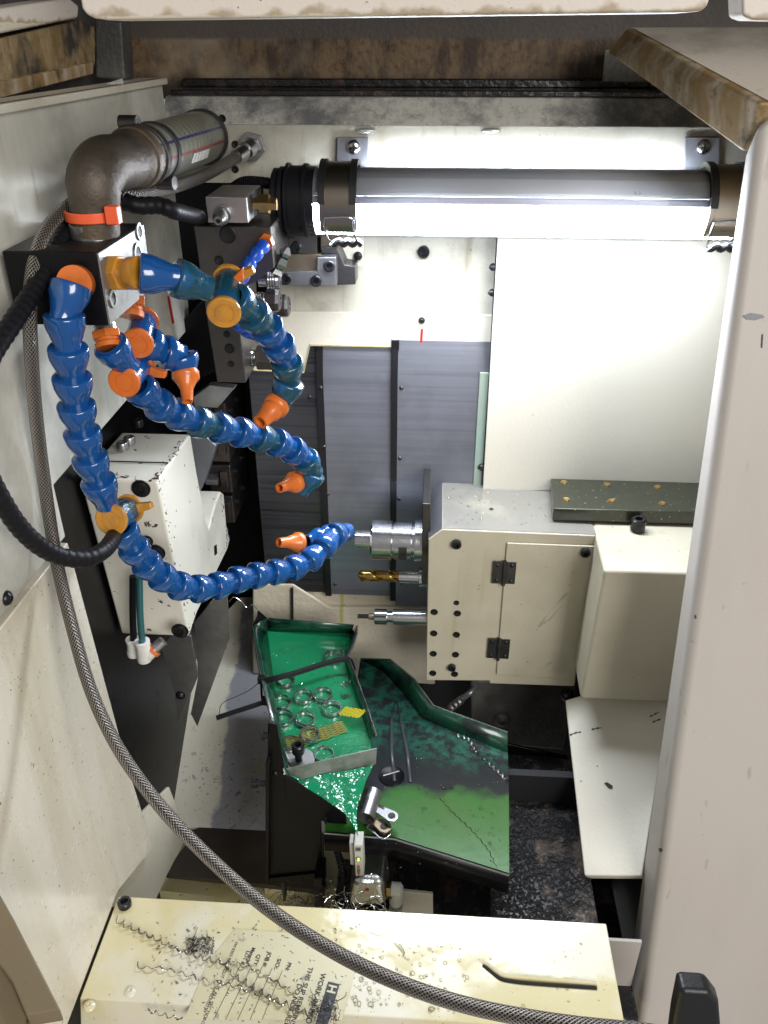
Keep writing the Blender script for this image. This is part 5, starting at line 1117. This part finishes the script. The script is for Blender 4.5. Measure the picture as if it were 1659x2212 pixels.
for a_, c in (((610, 2096), (566, 2203)), ((588, 2091), (540, 2203)), ((567, 2087), (513, 2203)), ((545, 2083), (487, 2203)), ((522, 2079), (461, 2203))):
    p, q = S(*a_, .0009), S(*c, .0009); sd = upv*.00022
    part(MB().add([p-sd, p+sd, q+sd, q-sd], [(0, 1, 2, 3)]), 'printed_line', 'ink', t)
lg = S(709, 2120, .0009)
part(MB().add([lg, lg+upv*.0105, lg+upv*.0105+dn*.046, lg+dn*.046], [(0, 1, 2, 3)]), 'printed_block', 'ink', t)
def lt(s, off, size, m):
    fc = bpy.data.curves.new('txt', 'FONT'); fc.body = s; fc.size = size; fc.offset = .0003
    fo = bpy.data.objects.new('txt', fc); COL.objects.link(fo); dg = bpy.context.evaluated_depsgraph_get(); me = bpy.data.meshes.new_from_object(fo.evaluated_get(dg)); bpy.data.objects.remove(fo)
    p = lg+dn*off+upv*.0016+V((0, 0, .0003)); mb = MB().add([p+dn*v.co.x+upv*v.co.y for v in me.vertices], [tuple(q.vertices) for q in me.polygons]); part(mb, 'printed_letter', m, t)
lt('H', .002, .0105, 'paper')
# swarf curls on the sill
Z_ = .0012
curl([S(250, 1988, Z_), S(290, 2008, Z_), S(340, 2032, Z_), S(395, 2058, Z_), S(455, 2076, Z_), S(490, 2085, Z_), S(500, 2105, Z_), S(540, 2130, Z_), S(590, 2160, Z_), S(640, 2180, Z_), S(680, 2200, Z_)], 'swarf', 'swarf_curl', 'longest zigzag swarf ribbon running from the sill bolt across the paper slip', .0022, .0085, .0011)
curl([S(296, 2081, Z_), S(305, 2092, Z_), S(340, 2092, Z_), S(380, 2100, Z_), S(440, 2118, Z_), S(500, 2130, Z_), S(560, 2150, Z_), S(610, 2170, Z_)], 'swarf', 'swarf_curl', 'second zigzag swarf ribbon just below the longest one on the sill', .0014, .011, .0008)
curl([S(490, 2080, Z_), S(540, 2092, Z_), S(590, 2118, Z_), S(622, 2140, Z_), S(640, 2150, Z_)], 'swarf', 'swarf_curl', 'short swarf ribbon crossing the printed lines of the paper slip', .0014, .010, .0008)
curl([S(318, 2184, Z_), S(340, 2190, Z_), S(360, 2196, Z_), S(395, 2203, Z_)], 'swarf', 'swarf_curl', 'smallest swarf ribbon at the bottom edge of the sill', .0016, .008, .0007)
tangle(S(432, 2040, .0004), 45, .014, .0003, 'swarf_dark', 'swarf', 'dark matted swarf clump on the sill beside the paper slip', .25, 21)
tangle(S(700, 2185, .0008), 45, .016, .0003, 'swarf_dark', 'swarf', 'dark swarf clump over the black logo of the paper slip', .25, 22)
def flakes(polypts, n, sz, m, name, lab, fn, seed, zoff=.0004):
    rnd = random.Random(seed); b = MB(); xs_ = [p[0] for p in polypts]; ys_ = [p[1] for p in polypts]
    for k in range(n):
        p = fn(rnd.uniform(min(xs_), max(xs_)), rnd.uniform(min(ys_), max(ys_)))+V((0, 0, zoff)); a = rnd.uniform(0, PI); d = V((math.cos(a), math.sin(a), 0)); s = V((-d.y, d.x, 0)); L = rnd.uniform(.4, 1.6)*sz
        b.prism([p-d*L, p+s*L*.22+V((0, 0, L*.2)), p+d*L, p-s*L*.22], (0, 0, .0003))
    return solo(b, name, m, lab, 'swarf', kind='stuff')
flakes([(330, 1990), (780, 2200)], 240, .0011, 'swarf_dark', 'chips', 'tiny dark metal chips scattered over the sill', S, 4)
flakes([(430, 1600), (572, 1790)], 170, .0010, 'swarf_dark', 'chips', 'dark chips scattered on the cream chute floor', fl, 5, .001)
flakes([(1105, 1660), (1225, 1900)], 60, .0010, 'steel', 'chips', 'bright chips on the black chip bed', lambda x, y: atH(x, y, -.825), 6, .002)
flakes([(800, 1500), (1090, 1890)], 90, .0010, 'steel', 'chips', 'tiny bright chips sprinkled over the chute', lambda x, y: G(max(x, 900) if y < 1700 else x, max(y, 1640)), 8, .001)
flakes([(590, 1400), (745, 1640)], 70, .0008, 'steel', 'chips', 'tiny bright chips in the green tray', F, 9, .0006)
flakes([(402, 2025), (462, 2058)], 260, .0009, 'swarf_dark', 'chips', 'matted dark chips in the swarf clump by the paper slip', S, 14)
flakes([(672, 2160), (728, 2205)], 200, .0009, 'swarf_dark', 'chips', 'matted dark chips on the black logo', S, 15)
def drops(box, n, fn, seed, lab, zo=.0003, big=.0016):
    rnd = random.Random(seed); b = MB()
    for k in range(n):
        r = .0005+big*rnd.random()**2.4; b.ball(fn(rnd.uniform(box[0], box[2]), rnd.uniform(box[1], box[3]))+V((0, 0, zo)), r, 8, (rnd.uniform(.8, 1.5), rnd.uniform(.8, 1.4), .55))
    solo(b, 'coolant_drops', 'droplet', lab, 'drops', kind='stuff', smooth=80)
drops((592, 1400, 745, 1640), 90, F, 31, 'coolant drops beaded in the green tray', .0004)
drops((860, 1690, 1090, 1870), 60, G, 32, 'coolant drops on the lower chute', .0004)
drops((430, 1560, 570, 1780), 60, fl, 33, 'coolant drops on the cream chute floor', .0004)
drops((960, 1050, 1180, 1135), 50, lambda x, y: atH(x, y, topz-CAMZ+.0007), 34, 'coolant drops on top of the spindle head', .0003, .0010)
# drops of coolant
rnd = random.Random(3); b = MB()
for k in range(150):
    x, y = (rnd.uniform(760, 1010), rnd.uniform(2040, 2190)) if k < 110 else (rnd.uniform(520, 1280), rnd.uniform(1995, 2190))
    r = .0006+.0016*rnd.random()**2.2; b.ball(S(x, y, .0003), r, 10, (rnd.uniform(.8, 1.4), rnd.uniform(.8, 1.3), .5))
solo(b, 'coolant_drops', 'droplet', 'clear coolant drops beaded on the oily sill', 'drops', kind='stuff', smooth=80)
b = MB(); P = spline([S(800, 2012, .0002), S(830, 2024, .0002), S(852, 2036, .0002), S(872, 2058, .0002), S(868, 2068, .0002)], .002)
b.tube(P, lambda i, L: .0016+.0008*math.sin(i*.5), 10, flat=.4)
solo(b, 'coolant_trickle', 'droplet', 'small trickle of coolant on the sill right of the hose', 'trickle', kind='stuff', smooth=80)
# strand of wire swarf beside the tray tie
solo(MB().tube(spline([atY(472, 1548, .80), atY(480, 1520, .80), atY(510, 1505, .80), atY(540, 1490, .80), atY(562, 1472, .79)], .002), .0005, 5), 'swarf_strand', 'swarf_dark', 'thin dark wire strand above the loose cable tie', 'swarf')
solo(MB().tube(spline([atY(494, 1300, .82), atY(505, 1290, .82), atY(520, 1298, .82), atY(533, 1312, .82), atY(545, 1306, .82), atY(556, 1318, .82)], .002), .0006, 5), 'swarf_strand', 'steel', 'bright curly strand hanging behind the tray corner', 'swarf')

# =====================================================================  CAMERA, LIGHT, RENDER
cd = bpy.data.cameras.new('camera'); co = bpy.data.objects.new('camera', cd); COL.objects.link(co)
co.location = CAM; co.rotation_euler = (PI/2-PITCH, 0, YAW); cd.sensor_fit = 'HORIZONTAL'; cd.sensor_width = 36; cd.lens = 36*FPX/W0; cd.clip_start = .01; cd.clip_end = 50
SC.camera = co
w = bpy.data.worlds.new('World'); SC.world = w; w.use_nodes = True
bg = w.node_tree.nodes['Background']; bg.inputs[0].default_value = (1.0, .98, .96, 1); bg.inputs[1].default_value = WORLD_ST
def area(name, loc, target, size, power, col):
    l = bpy.data.lights.new(name, 'AREA'); l.energy = power; l.size = size; l.color = col; o = bpy.data.objects.new(name, l); COL.objects.link(o)
    o.location = loc; d = V(target)-V(loc); o.rotation_euler = d.to_track_quat('-Z', 'Y').to_euler(); return o
area('workshop_light', (1.6, -1.9, CAMZ+.95), (-.05, .7, CAMZ-.4), 1.6, ROOM_P, (1.0, .965, .93))
SC.view_settings.view_transform = 'Standard'; SC.view_settings.look = 'None'; SC.view_settings.exposure = EXPO; SC.view_settings.gamma = 1
cy_ = SC.cycles; cy_.use_denoising = True; cy_.max_bounces = 8; cy_.diffuse_bounces = 4; cy_.glossy_bounces = 4; cy_.transparent_max_bounces = 12; cy_.sample_clamp_indirect = 6
cy_.caustics_reflective = False; cy_.caustics_refractive = False
